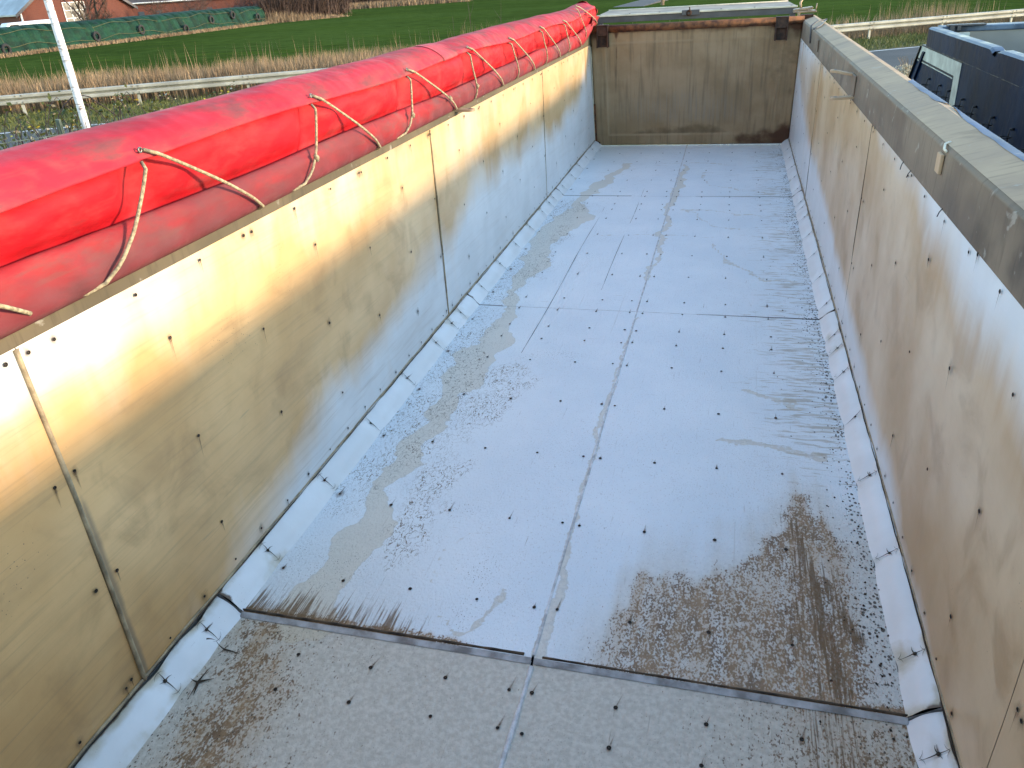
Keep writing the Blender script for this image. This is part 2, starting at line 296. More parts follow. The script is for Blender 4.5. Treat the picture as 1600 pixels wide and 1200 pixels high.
class MB:
    def __init__(s): s.v = []; s.f = []; s.m = []
    def add(s, V, Fc, m=0):
        b = len(s.v); s.v += [tuple(map(float, q)) for q in V]; s.f += [tuple(b + i for i in f) for f in Fc]; s.m += [m] * len(Fc)
    def box(s, a, b, m=0):
        x0, y0, z0 = a; x1, y1, z1 = b
        s.add([(x0, y0, z0), (x1, y0, z0), (x1, y1, z0), (x0, y1, z0), (x0, y0, z1), (x1, y0, z1), (x1, y1, z1), (x0, y1, z1)],
              [(0, 3, 2, 1), (4, 5, 6, 7), (0, 1, 5, 4), (1, 2, 6, 5), (2, 3, 7, 6), (3, 0, 4, 7)], m)
    def obox(s, c, ax, ay, az, m=0):
        c, ax, ay, az = map(Vector, (c, ax, ay, az)); V = [c + i * ax + j * ay + k * az for k in (-1, 1) for i, j in ((-1, -1), (1, -1), (1, 1), (-1, 1))]
        s.add(V, [(0, 3, 2, 1), (4, 5, 6, 7), (0, 1, 5, 4), (1, 2, 6, 5), (2, 3, 7, 6), (3, 0, 4, 7)], m)
    def tube(s, pts, r, n=8, m=0, cap=True):
        pts = [Vector(p) for p in pts]; rs = [float(q) for q in (r if isinstance(r, (list, tuple)) else [r] * len(pts))]; V = []; up = None
        for i, p in enumerate(pts):
            t = (pts[min(i + 1, len(pts) - 1)] - pts[max(i - 1, 0)]).normalized()
            if up is None: up = t.orthogonal().normalized()
            up = (up - t * up.dot(t)); up = up.normalized() if up.length > 1e-6 else t.orthogonal().normalized()
            w = t.cross(up)
            V += [p + rs[i] * (math.cos(2 * math.pi * k / n) * up + math.sin(2 * math.pi * k / n) * w) for k in range(n)]
        Fc = [(i * n + k, i * n + (k + 1) % n, (i + 1) * n + (k + 1) % n, (i + 1) * n + k) for i in range(len(pts) - 1) for k in range(n)]
        if cap: Fc += [tuple(range(n))[::-1], tuple((len(pts) - 1) * n + k for k in range(n))]
        s.add(V, Fc, m)
    def prism(s, prof, y0, y1, m=0):   # profile (x,z) extruded along y
        n = len(prof); V = [(x, y0, z) for x, z in prof] + [(x, y1, z) for x, z in prof]
        s.add(V, [(k, (k + 1) % n, n + (k + 1) % n, n + k) for k in range(n)] + [tuple(range(n))[::-1], tuple(n + k for k in range(n))], m)
    def lathe(s, prof, c, axis='x', n=24, m=0):   # prof (r, a) closed ring profile round an axis
        V = []; p = len(prof)
        for k in range(n):
            t = 2 * math.pi * k / n
            for r, a in prof:
                u, w = r * math.cos(t), r * math.sin(t); V.append((c[0] + a, c[1] + u, c[2] + w) if axis == 'x' else ((c[0] + u, c[1] + a, c[2] + w) if axis == 'y' else (c[0] + u, c[1] + w, c[2] + a)))
        s.add(V, [(k * p + i, k * p + (i + 1) % p, ((k + 1) % n) * p + (i + 1) % p, ((k + 1) % n) * p + i) for k in range(n) for i in range(p)], m)
    def build(s, name, mat, parent=None, smooth=False, bevel=0, **kw):
        o = mesh(name, s.v, s.f, mat, parent, smooth, mi=s.m if any(s.m) else None, **kw)
        if bevel:
            b = o.modifiers.new('bevel', 'BEVEL'); b.width = bevel; b.segments = 2; b.limit_method = 'ANGLE'; b.angle_limit = math.radians(35)
        return o
# ================================================================== SETTING
DR = Vector((.865, .502, 0)).normalized(); NR = Vector((-DR.y, DR.x, 0)); G0 = Vector((-21.2, 26.4, GZ))
def along(s, n, z=GZ):
    s = float(s); n = float(n); p = G0 + DR * s + NR * n; return (p.x, p.y, z)
def strip(name, n0, n1, s0, s1, z, mat, steps=1, **kw):
    mb = MB(); mb.add([along(s0, n0, z), along(s1, n0, z), along(s1, n1, z), along(s0, n1, z)], [(0, 1, 2, 3)]); return mb.build(name, mat, **kw)
mesh('ground', [(-1500, -1500, GZ - .03), (1500, -1500, GZ - .03), (1500, 1500, GZ - .03), (-1500, 1500, GZ - .03)], [(0, 1, 2, 3)], M['field'], kind='structure')
strip('yard', -60, -18, -60, 90, GZ - .012, M['asphalt'], kind='structure')
strip('near_verge', -18, -13.2, -60, 120, GZ - .018, M['verge'], kind='structure')
strip('road', -13.2, -4.2, -90, 200, GZ - .008, M['asphalt'], kind='structure')
strip('verge', -4.2, 1.2, -90, 200, GZ - .014, M['verge'], kind='structure')
mb = MB()
for n_ in (-4.55, -12.9): mb.add([along(-90, n_, GZ - .003), along(200, n_, GZ - .003), along(200, n_ + .16, GZ - .003), along(-90, n_ + .16, GZ - .003)], [(0, 1, 2, 3)])
mb.build('road_edge_lines', M['paint'], kind='structure')
# ================================================================== TIPPER TRAILER
T = empty('tipper_trailer', (0, 5, GZ), 'open grey tipper trailer seen from inside, white stained plastic liner and rusty olive tailgate', 'tipper trailer')
WX = 1.15; CL, CZL, CR, CZR = .0814, .0714, .0818, .0646; HL, HR = 1.198, 1.174; XC = -.02
SY = [.25, 1.7064, 4.5888, 7.472, 9.97]; DROP = .012
def ytail(z): return 9.945 - .25 * np.asarray(z)
path = [(-.63, 8.9, .03), (-.63, 8.7, .04), (-.72, 8.3, .05), (-.81, 7.62, .07), (-.86, 7.18, .04), (-.80, 6.7, .17), (-.90, 6.35, .14), (-.96, 5.86, .07), (-.86, 5.35, .12), (-.93, 5.1, .06), (-.92, 4.9, .03), (-.85, 4.46, .05), (-.78, 4.1, .09), (-.86, 3.79, .13), (-.84, 3.5, .10), (-.85, 3.36, .05), (-.84, 3.1, .055), (-.87, 2.88, .05), (-.84, 2.66, .065), (-.88, 2.46, .035), (-.83, 2.24, .065), (-.83, 2.05, .075), (-.83, 1.85, .085), (-.84, 1.70, .09)]
LINES = [(.50, [(.22, 8.6, .006), (.30, 7.9, .008), (.55, 7.75, .006), (.98, 7.6, .002)]), (.50, [(.15, 7.0, .010), (.45, 6.95, .012), (.9, 6.8, .004)]), (.48, [(.18, 6.95, .004), (.40, 6.5, .008), (.62, 6.45, .006)]), (.50, [(.42, 6.0, .006), (.47, 5.65, .010), (.62, 5.40, .008), (.78, 5.25, .010), (.98, 5.25, .003)]), (.46, [(-.55, 6.18, .004), (.0, 6.2, .006), (.38, 6.17, .005)]), (.50, [(-.30, 8.93, .003), (.2, 8.93, .006), (.42, 8.85, .01)]), (.50, [(.62, 3.62, .012), (.72, 3.55, .016), (.90, 3.50, .006)]), (.50, [(.52, 3.12, .012), (.72, 3.08, .014), (.97, 3.05, .006)]), (.42, [(-.50, 2.05, .003), (-.47, 1.95, .006), (-.42, 2.25, .004)]), (.50, [(-.40, 1.80, .002), (-.28, 1.76, .004), (-.20, 1.84, .004), (-.19, 2.0, .002)])]
def floor_attrs(x, y):
    wx = x + (fbm(x * 7, y * 7, 3) - .5) * .16; wy = y + (fbm(x * 7, y * 7, 9) - .5) * .16
    film = ss(.035, -.035, seg(wx, wy, path))
    for L_ in LINES: film = np.maximum(film, L_[0] * ss(.028, .004, seg(wx, wy, L_[1])))
    cx_ = x + (fbm(x * 5, y * 12, 13) - .5) * .05
    film = np.maximum(film, .56 * ss(.030, -.006, seg(cx_, y, [(XC + .015, 1.7, .022), (XC + .02, 1.95, .016), (XC + .005, 2.4, .004), (XC, 2.9, .006), (XC - .02, 3.2, .010), (XC, 3.8, .004), (XC, 4.5, .002)])))
    film = np.maximum(film, .75 * ss(.04, -.02, seg(wx, wy, [(.0, 5.2, .01), (.0, 7.2, .02), (.02, 7.7, .035), (.03, 8.8, .02)])))
    # brown grainy dirt at the front right, thinning out uphill
    yb = np.interp(x, [-.1, .0, .07, .16, .27, .49, .60, .71, .82, .95, 1.07], [1.2, 1.72, 1.80, 1.88, 2.16, 2.22, 2.26, 2.45, 2.70, 2.62, 2.5])
    yb = yb + (vnoise(x * 34, y * 0, 5) - .5) * .16 + (fbm(x * 8, y * 8, 15) - .5) * .18
    dirt = ss(.10, -.08, y - yb) * ss(-.02, .30, x) * .85
    dirt = dirt * (1 - .5 * ss(.93, 1.02, x))
    dirt = np.where(y < 1.705, .62 * ss(.15, .95, x), dirt)
    dirt = np.maximum(dirt, ss(.10, .0, seg(wx, wy, [(.82, 2.70, .0), (.83, 2.30, .03), (.86, 2.0, .05)])) * .9)
    # left front corner
    dirt = np.maximum(dirt, .95 * ss(.22, -.08, seg(wx, wy, [(-.96, 1.62, .05), (-.86, 1.45, .06), (-.86, 1.2, .07), (-.8, 1.0, .12)])) * ss(1.72, 1.68, y))
    dirt = np.maximum(dirt, .42 * ss(.75, .0, np.abs(x + .95)) * ss(1.72, 1.68, y))
    # line of silt above the front seam
    dd = y - 1.7064
    dirt = np.maximum(dirt, 1.25 * ss(.055, .0, dd - .012 * vnoise(x * 40, x * 0, 4)) * (dd > 0) * np.maximum(ss(-.15, -.35, x) , ss(.2, .6, x)))
    streak = 1.15 * ss(.22, .02, dd) * (dd > 0) * ss(-.35, -.55, x) * (.6 + .6 * vnoise(x * 30, y * 0, 8))
    streak = np.maximum(streak, .62 * ss(.16, .04, np.abs(x - .85 + .04 * (y - 2))) * ss(2.85, 2.3, y) * (.5 + .7 * vnoise(x * 18, y * 2, 8)))
    streak = np.maximum(streak, 1.2 * ss(.035, .0, seg(x, y, [(.80, 2.55, .0), (.86, 2.2, .008), (.87, 1.98, .012), (.90, 1.76, .016)])))
    streak = np.maximum(streak, 1.2 * ss(.03, .0, seg(x, y, [(.90, 2.25, .0), (.93, 2.08, .01), (.97, 1.98, .008)])))
    cross = ss(.45, .95, x) * ss(2.5, 3.2, y) * (.45 + .9 * fbm(x * 2, y * 3, 31)) * (1 - .2 * ss(9, 9.6, y))
    cross = np.maximum(cross, .35 * ss(6.5, 8.5, y))
    grit = ss(.84, 1.05, x) * (.22 + .62 * ss(.5, .62, fbm(x * 5, y * 3.4, 41)))
    grit = np.maximum(grit, .85 * ss(.075, .01, np.abs(x - 1.055 - .012 * np.sin(y * 9))) * (.7 + .4 * vnoise(x * 5, y * 6, 2)))
    grit = np.where(y < 1.7, np.maximum(grit * .8, .42 * ss(-.55, -.85, x) + .38 * ss(.55, .95, x)), grit)
    ring = ss(.20, .02, seg(wx, wy, [(-.60, 2.15, .03), (-.66, 2.3, .05), (-.70, 2.9, .02), (-.62, 3.6, .04), (-.98, 2.4, .05), (-.98, 3.4, .08), (-1.0, 4.2, .08), (-.98, 5.5, .10), (-.95, 7.2, .1)]))
    ring = np.maximum(ring, .37 * ss(.8, .2, np.abs(x + .75)) * ss(.40, .62, fbm(x * 2.6, y * 2, 55)))
    ring = ring * (.45 + .55 * ss(.42, .60, fbm(x * 6, y * 5, 66)))
    greyed = .85 * ss(1.72, 1.69, y); greyed = np.maximum(greyed, .55 * ss(.35, -.10, y - yb) * ss(-.05, .25, x))
    greyed = np.maximum(greyed, .30 * ss(2.4, 1.7, y) * ss(-.2, -.8, x)); greyed = np.maximum(greyed, .35 * ss(8.2, 9.8, y) * ss(0, -1, x))
    return dict(film=film, dirt=dirt, streak=streak, cross=cross, grit=grit, ring=ring, greyed=greyed)
def sheet_floor(x0, x1, y0, y1, z, st):
    xs = np.linspace(x0, x1, max(2, int((x1 - x0) / st) + 1)); ys = np.linspace(y0, y1, max(2, int((y1 - y0) / st) + 1))
    X, Y, Fc = grid(xs, ys); Z = np.full_like(X, z) + (fbm(X * 1.5, Y * 1.1, 77, 3) - .5) * .010 * ss(0, .06, np.minimum(np.minimum(X - x0, x1 - X), np.minimum(Y - y0, y1 - Y)))
    V = np.stack([X, Y, Z], 1); A = floor_attrs(X, Y); nv = len(V); nx, ny = len(xs), len(ys)
    # turned-down sheet edge towards the camera and sides
    edge = [i * ny for i in range(nx)]; V2 = V[edge] - [0, .018, .0095 if y0 < 1.8 else .02]; V = np.concatenate([V, V2])
    F2 = [(nv + i, nv + i + 1, edge[i + 1], edge[i]) for i in range(nx - 1)]
    A = {k: np.concatenate([v, v[edge] * (0 if k in ('film', 'ring') else .6)]) for k, v in A.items()}
    o = mesh('floor_sheet', V, list(map(tuple, Fc)) + F2, [M['floor'], M['step']], T, attrs=A, mi=[0] * len(Fc) + [1] * len(F2)); return o
xl, xr = -WX + CL, WX - CR
for r in range(4):
    st = [.014, .014, .022, .03][r]; z = -DROP if r == 0 else 0; y1 = SY[r + 1] - (.002 if r < 3 else 0); y0 = SY[r] + (.002 if r else 0)
    sheet_floor(xl + .001, XC - .004, y0, y1, z, st); sheet_floor(XC + .004, xr - .001, y0, y1, z, st)
mb = MB(); mb.box((-WX - .02, .2, -.06), (WX + .02, 9.95, -.032)); mb.build('floor_plate', M['chassis'], T)
# centre weld bead and seams
mb = MB(); rr = random.Random(3); ys = np.arange(.3, 1.70, .02); mb.tube([(XC + .002 * math.sin(y * 9), y, -DROP - .001) for y in ys], [.0085 + .0015 * math.sin(y * 23) for y in ys], 8); mb.build('weld_bead', M['seamw'], T, True)
mb = MB(); ys = np.arange(1.72, 9.9, .03); mb.tube([(XC + .0015 * math.sin(y * 5), y, -.0035) for y in ys], [.0062 + .0018 * vnoise(y * 4, 0, 2) for y in ys], 6); mb.build('weld_bead', M['seamw'], T, True)
mb = MB()
for y_, a_, b_ in ((SY[2], .35, xr), (SY[3], .2, xr), (SY[2], xl, -.9), (SY[3], xl, -.4)):
    mb = MB(); mb.tube([(x, y_ + .002 * math.sin(x * 30), .0) for x in np.linspace(a_, b_, 12)], [.0015 + .003 * i / 11 if a_ > 0 else .003 for i in range(12)], 6); mb.build('seam_dirt_line', M['seamd'], T, True)
mb = MB(); mb.tube([(x, SY[1] + .010, .0005) for x in np.linspace(xl, XC - .03, 30)], [.004 + .002 * rr.random() for _ in range(30)], 6); mb.build('seam_dirt_line', M['seamd'], T, True)
mb = MB(); mb.tube([(x, SY[1] + .008, .0005) for x in np.linspace(XC + .03, xr, 30)], [.0028 + .002 * rr.random() for _ in range(30)], 6)
mb.build('seam_dirt_line', M['seamd'], T, True)
for x0_, ya, yb in ((-.305, 4.95, 9.0), (-.60, 3.9, 7.4),):
    mb = MB(); mb.tube([(x0_ + .004 * math.sin(y * 3), y, .0005) for y in np.linspace(ya, yb, 40)], [.0005 + .0017 * vnoise(y * 5, x0_, 3) for y in np.linspace(ya, yb, 40)], 5); mb.build('score_line', M['seamd'], T, True)
# chamfer strips: per sheet, with creases at the screw rows
ROWS = [.48, .96, 1.44, 1.58, 1.92, 2.39, 2.88, 3.36, 3.82, 4.11, 4.29, 4.56, 4.76, 5.24, 5.72, 6.20, 6.68, 6.98, 7.17, 7.44, 7.63, 8.10, 8.55, 9.00, 9.45]
CRE = [y for y in ROWS if y not in (1.44, 4.56, 7.44)]
CREL = [y + .06 for y in CRE if y > 1.8] + [1.58, 1.36, .9]
def chamfer(side, y0, y1, dz):
    c, cz = (CL, CZL) if side < 0 else (CR, CZR); us = np.linspace(0, 1, 9); n = max(12, int((y1 - y0) / .016)); ys = np.linspace(y0, y1, n)
    U, Y, Fc = grid(us, ys); cre = np.array(CRE if side > 0 else CREL)
    skew = .05 * (U - .5) * (-1 if side > 0 else .3)
    d = np.min(np.abs((Y + skew)[:, None] - cre[None]), 1)
    bul = ss(0, .10, d); sag = .010 * bul * np.sin(U * math.pi) - .0045 * ss(.02, 0, d)
    X = side * (WX - c + c * U); Z = cz * U + dz; nx = -cz * side / math.hypot(c, cz); nz = c / math.hypot(c, cz)
    edge = .004 * np.sin(Y * 31 + side) * vnoise(Y * 9, Y * 0, 5) * (U > .9)
    # scalloped outer edges between creases
    X = X + nx * sag + side * (-.010 * (1 - bul) * (U > .95)) + side * (.006 * bul * (U < .05) * -1); Z = Z + nz * sag + edge
    dirty = .5 * ss(.10, .0, d) * vnoise(Y * 7, U * 4, 6) + .35 * ss(.6, 1.0, U) * vnoise(Y * 4, U, 5) + .28 * ss(.45, .7, vnoise(Y * 3, U * 2, 15)) + .6 * ss(.05, 0, Y - y0) * (y0 > 1) * (side > 0) + .25 * (Y < 2)
    dark = .7 * (U > .98) * ss(.3, .6, vnoise(Y * 12, U, 8)) + 1.0 * ss(.035, 0, Y - y0) * (y0 > 1) * ss(.1, .7, U) + (.5 * ss(.35, .65, vnoise(Y * 14, U * 5, 3)) * ss(.18, 0, np.abs(Y - 1.52)) if side < 0 else 0) + .35 * (U < .05) * ss(.5, .7, vnoise(Y * 9, U, 8))
    mesh('corner_strip', np.stack([X, Y, Z], 1), Fc if side < 0 else Fc, M['cham'], T, True, attrs=dict(dirty=dirty, dark=dark))
for side in (-1, 1):
    for r in range(4): chamfer(side, SY[r] + (.003 if r else 0), SY[r + 1] - .003, -DROP if r == 0 else 0)
# sheet edge band and dark gaps at strip joints, step faces
for side in (-1, 1):
    c, cz = (CL, CZL) if side < 0 else (CR, CZR)
    mb = MB(); y_ = SY[1] + .0022
    V = [(side * (WX - c), y_, -.02), (side * (WX - c), y_, .001), (side * WX, y_, cz + .001), (side * WX, y_, cz - .022)]
    mb.add(V, [(0, 1, 2, 3)]); mb.build('strip_end', M['step'], T)
mb = MB()
for y_ in (SY[2], SY[3]):
    mb = MB(); mb.tube([(WX - CR - .004, y_, .003), (WX - CR * .5, y_ + .004, CZR * .5 + .003), (WX - .002, y_ + .010, CZR + .004)], [.003, .006, .005], 6); mb.build('strip_gap', M['seamd'], T, True)
mb = MB(); mb.tube([(-WX + CL + .004, SY[2], .003), (-WX + CL * .5, SY[2] + .004, CZL * .5 + .003), (-WX + .002, SY[2] + .008, CZL + .004)], [.002, .003, .003], 6); mb.build('strip_gap', M['seamd'], T, True)
mb = MB(); mb.tube([(-WX + CL + .004, SY[3], .003), (-WX + .002, SY[3] + .008, CZL + .004)], [.002, .003], 6)
mb.build('strip_gap', M['seamd'], T, True)
# wall liner sheets
def wall_attrs(side, y, z):
    n1 = fbm(y * .9, z * 1.6, 60 + side) - .5; n2 = fbm(y * 3, z * 3, 90 + side) - .5
    if side < 0:
        zl = np.interp(y, [0, 1.5, 2.3, 2.7, 3.3, 4.3, 5, 6, 7.4, 8.9, 9.9], [-.5, -.25, .12, .22, .33, .44, .58, .62, .64, .76, .98])
        tan = ss(-.16, .26, z - zl + n2 * .16 + n1 * .25) * (.92 + n1 * .5)
        top = ss(.98, 1.16, z) * ss(2.3, 1.2, y); tan = tan * (1 - .85 * top) * (1 - .22 * ss(.85, 1.12, z))  # last factor paints the sunlit band's paler look into the stain
        rust = .95 * ss(.10, .03, np.abs(y - 9.50)) * ss(.5, 1.1, z) + .55 * ss(.15, 0, np.abs(y - 6.2 - n2)) * ss(.3, .9, z) * .8 + .5 * ss(.25, 0, np.abs(y - 5.3)) * ss(.55, .7, z) * ss(1.1, .9, z)
        grime = .30 * ss(.35, 0, np.abs(z - .62 - n1 * .3)) * ss(3.2, 1.0, y) + .30 * ss(.28, 0, np.hypot(y - 5.6, (z - .8)))
        grime = np.maximum(grime, .9 * ss(.028, .0, np.abs(y - 1.345 - 0.012 * n2)) * ss(.95, .6, z))  # dark line past the first bead: its shadow painted into the mask
        spot = .9 * ss(.28, 0, np.hypot((y - 2.25) * .55, z - .90)) + .8 * ss(.3, 0, np.hypot((y - 1.05) * .6, z - .75)); sweep = np.clip(.40 + .6 * ss(5.2, 2.2, y), 0, 1)
    else:
        zl = np.interp(y, [0, 2, 2.9, 3.5, 4.7, 5.7, 6.9, 8.2, 9.9], [-.2, .02, .12, .17, .27, .36, .42, .55, .9])
        zu = np.interp(y, [0, 1.75, 2.0, 2.36, 2.65, 3.0, 3.55, 4.2, 5.2, 7, 9.9], [1.0, 1.0, 1.03, 1.06, 1.09, 1.13, 1.18, 1.24, 1.26, 1.22, 1.05])
        tan = ss(-.07, .16, z - zl + n2 * .10) * ss(.15, -.24, z - zu + n2 * .10) * (1.05 + n1 * .35)
        tan = tan * (1 - .5 * ss(6.5, 8.5, y))
        rust = .62 * ss(.35, 0, np.abs(y - 7.0 - n2 * .6)) * ss(.35, .75, z) + .48 * ss(.8, 0, np.abs(z - zu + .10 + n2 * .1) / .3) * ss(4.5, 2.4, y) + .40 * ss(.5, 0, np.abs(y - 4.6)) * ss(.7, 1.0, z) + .7 * ss(.12, .03, np.abs(y - 9.6 + .25 * z)) * ss(.5, 1.1, z)
        grime = .40 * ss(1.05, 1.16, z) * ss(2.9, 2.0, y) * ss(.45, .6, vnoise(y * 9, z, 3)) + .25 * ss(.5, 0, np.hypot((y - 2.2) * .5, z - .5)); spot = .15 + 0 * y; sweep = .16 + 0 * y
    return dict(tan=tan, rust=np.clip(rust, 0, 1), grime=np.clip(grime, 0, 1), spot=spot, sweep=sweep)
WS = {-1: [.25, 1.3212, 4.2243, 7.0951, 9.95], 1: [.25, 1.40, 4.3053, 7.19, 9.95]}
for side in (-1, 1):
    h, cz = (HL, CZL) if side < 0 else (HR, CZR)
    for r in range(4):
        y0, y1 = WS[side][r] + .0015, WS[side][r + 1] - .0015; st = [.02, .02, .028, .035][r]
        ys = np.linspace(y0, y1, int((y1 - y0) / st)); zs = np.linspace(cz - .004, h, int(h / st)); Y, Z, Fc = grid(ys, zs)
        A = wall_attrs(side, Y, Z)
        if r == 3: Y = Y - .25 * Z * ss(8.6, 9.93, Y)
        X = side * (WX + (fbm(Y * .8, Z * 1.2, 5 + side, 3) - .5) * .012)
        mesh('wall_sheet', np.stack([X, Y, Z], 1), Fc, M['wall'], T, True, attrs=A)
    # vertical joints: raised weld beads on the left with their shadow as a dark tube, dark open joints on the right
    for k in (1, 2, 3):
        y_ = WS[side][k]; mb = MB(); zz = np.linspace(cz, h - .01, 40)
        if side < 0:
            r0 = [.0075, .0045, .003][k - 1]; mb.tube([(-WX + .002, y_ + (.006 * math.sin(z * 3)), z) for z in zz], [r0 * (.85 + .3 * vnoise(z * 7, 0, k)) for z in zz], 6); mb.build('weld_bead', M['seam'], T, True)
        mb = MB(); mb.tube([(side * (WX - .0005), y_ + (.008 if side < 0 else 0), z) for z in zz], [(.0035 if side < 0 else .0022) * (.3 + 1.1 * vnoise(z * 11, 0, k + 5)) * (1 - .6 * ss(.8, 1.15, z)) for z in zz], 5); mb.build('joint_shadow_gap', M['seamd'], T, True)
    # ragged bead between wall sheet and corner strip
    mb = MB(); ys = np.arange(.3, 9.9, .022)
    mb.tube([(side * (WX - .0005 - .002 * vnoise(y * 17, 0, 4)), y, cz + .006 + .003 * math.sin(y * 13) * vnoise(y * 5, 0, 9)) for y in ys], [.0035 + .003 * vnoise(y * 21, 0, 6) for y in ys], 6); mb.build('edge_bead', M['seam'], T, True)
    mb = MB(); mb.tube([(side * (WX - .006 - .003 * vnoise(y * 17, 0, 14)), y, cz + .0008) for y in ys], [.0007 + .0022 * vnoise(y * 9, 0, 16) for y in ys], 5); mb.build('edge_gap_line', M['seamd'], T, True)
# ---- screws
def disc_me(r=.0064):
    prof = [(r * 1.0, .0), (r * 1.0, .0012), (r * .72, .0018), (r * .55, .0004), (0.0001, .0002)]
    V = []; n = 10
    for rr_, a in prof: V += [(rr_ * math.cos(2 * math.pi * k / n), rr_ * math.sin(2 * math.pi * k / n), a) for k in range(n)]
    Fc = [(i * n + k, i * n + (k + 1) % n, (i + 1) * n + (k + 1) % n, (i + 1) * n + k) for i in range(len(prof) - 1) for k in range(n)]
    me = bpy.data.meshes.new('screw'); me.from_pydata(V, [], Fc); me.materials.append(M['screw']); return me, V, Fc
sme, sV, sF = disc_me()
scr = []
for y in ROWS:
    for x in (-.78, -.525, -.27, -.06, .012, .257, .515, .775):
        if y > 4.6 and x == .012: x = .03
        if y > 4.6 and x == -.06: x = -.075
        scr.append((Vector((x + random.uniform(-.006, .006), y + random.uniform(-.008, .008), (-DROP if y < 1.7 else 0) + .003)), Vector((0, 0, 1)), 'f'))
for y in np.arange(1.9, 9.6, .48): scr.append((Vector((-1.035, y + .04, .003)), Vector((0, 0, 1)), 'l')); 
for side in (-1, 1):
    c, cz = (CL, CZL) if side < 0 else (CR, CZR); nn = Vector((-side * cz, 0, c)).normalized()
    for y in (CRE if side > 0 else CREL): scr.append((Vector((side * (WX - c * .42), y, cz * .58 - (DROP if y < 1.7 else 0))) + nn * .001, nn, 'c'))
    off = 0; wn = Vector((-side, 0, 0)); X = side * (WX - .0045)
    seams = WS[side][1:4]
    ys0 = [1.355 + .477 * k for k in range(-2, 18)]
    for k, y in enumerate(ys0):
        full = (k % 2 == 0)
        if side > 0: full = (k % 2 == 0)
        for z in ((1.168, .815, .467) if full else (.988, .642, .295)):
            scr.append((Vector((X, y + random.uniform(-.01, .01) - .02 * (side > 0), z + random.uniform(-.005, .005))), wn, 'w'))
    for s_ in seams:
        for z in (1.168, .815, .467, .12): scr.append((Vector((X, s_ - .042, z)), wn, 'w'))
    for y in np.arange(.5, 9.6, .19): scr.append((Vector((X, y + random.uniform(-.01, .01), .112 + random.uniform(-.006, .006))), wn, 'b'))
    for y in np.arange(.5, 9.5, .31): scr.append((Vector((X, y, (1.166 if side < 0 else 1.150) - .0)), wn, 'w'))
scr = [s for s in scr if s[0].y > .95]
scr.sort(key=lambda s: (s[0] - CAM).length)
rest = MB(); T0 = Vector(ORI[T]); tails = []; tf = []; fade = []
for i, (p, nn, k) in enumerate(scr):
    sc = {'f': 1, 'c': .9, 'w': .85, 'b': .7, 'l': .85}[k] * random.uniform(.85, 1.15); q = nn.to_track_quat('Z', 'Y')
    if i < 300:
        o = bpy.data.objects.new('screw', sme); COL.objects.link(o); o.parent = T; o.location = p - T0; o.rotation_mode = 'QUATERNION'; o.rotation_quaternion = q; o.scale = (sc, sc, 1)
    else: rest.add([p + q @ (Vector(v) * sc) for v in sV], sF)
    # brown run beside the screw (towards the tailgate on the floor, downwards on the walls)
    if random.random() < (.75 if k in 'fw' else .35):
        d = Vector((random.uniform(-.08, .08) + (.25 if p.y < 1.7 and k == 'f' else .05), 1, 0)).normalized() if k in 'flc' else Vector((0, random.uniform(-.1, .1), -1)).normalized()
        L = random.uniform(.02, .075) if k in 'flc' else random.uniform(.02, .09); w = random.uniform(.003, .0065); s_ = nn.cross(d)
        p0 = p + nn * .0006; b = len(tails)
        for t, ww, f in ((0, 1.1, 1), (.35, .8, .75), (.7, .5, .4), (1, .2, 0)):
            for sg in (-1, 0, 1): tails.append(p0 + d * L * t + s_ * sg * w * ww); fade.append(f if sg == 0 else 0)
        for a in range(3):
            for c_ in range(2): tf.append((b + a * 3 + c_, b + a * 3 + c_ + 1, b + a * 3 + c_ + 4, b + a * 3 + c_ + 3))
    if k in 'wb' and random.random() < .6 or (k == 'l'):   # soft halo of rust
        R = random.uniform(.010, .024); b = len(tails); up = Vector((0, 0, 1)) if k in 'wb' else Vector((0, 1, 0)); s_ = nn.cross(up)
        tails.append(p + nn * .0003); fade.append(.55 if k != 'l' else .9)
        for j in range(10): a = j * math.pi / 5; tails.append(p + nn * .0003 + (up * math.cos(a) * 1.35 + s_ * math.sin(a)) * R * random.uniform(.7, 1.2)); fade.append(0)
        for j in range(10): tf.append((b, b + 1 + j, b + 1 + (j + 1) % 10))
rest.build('screws', M['screw'], T, kind='stuff')
mesh('rust_runs', [tuple(v) for v in tails], tf, M['tail'], T, attrs=dict(fade=fade), kind='stuff')
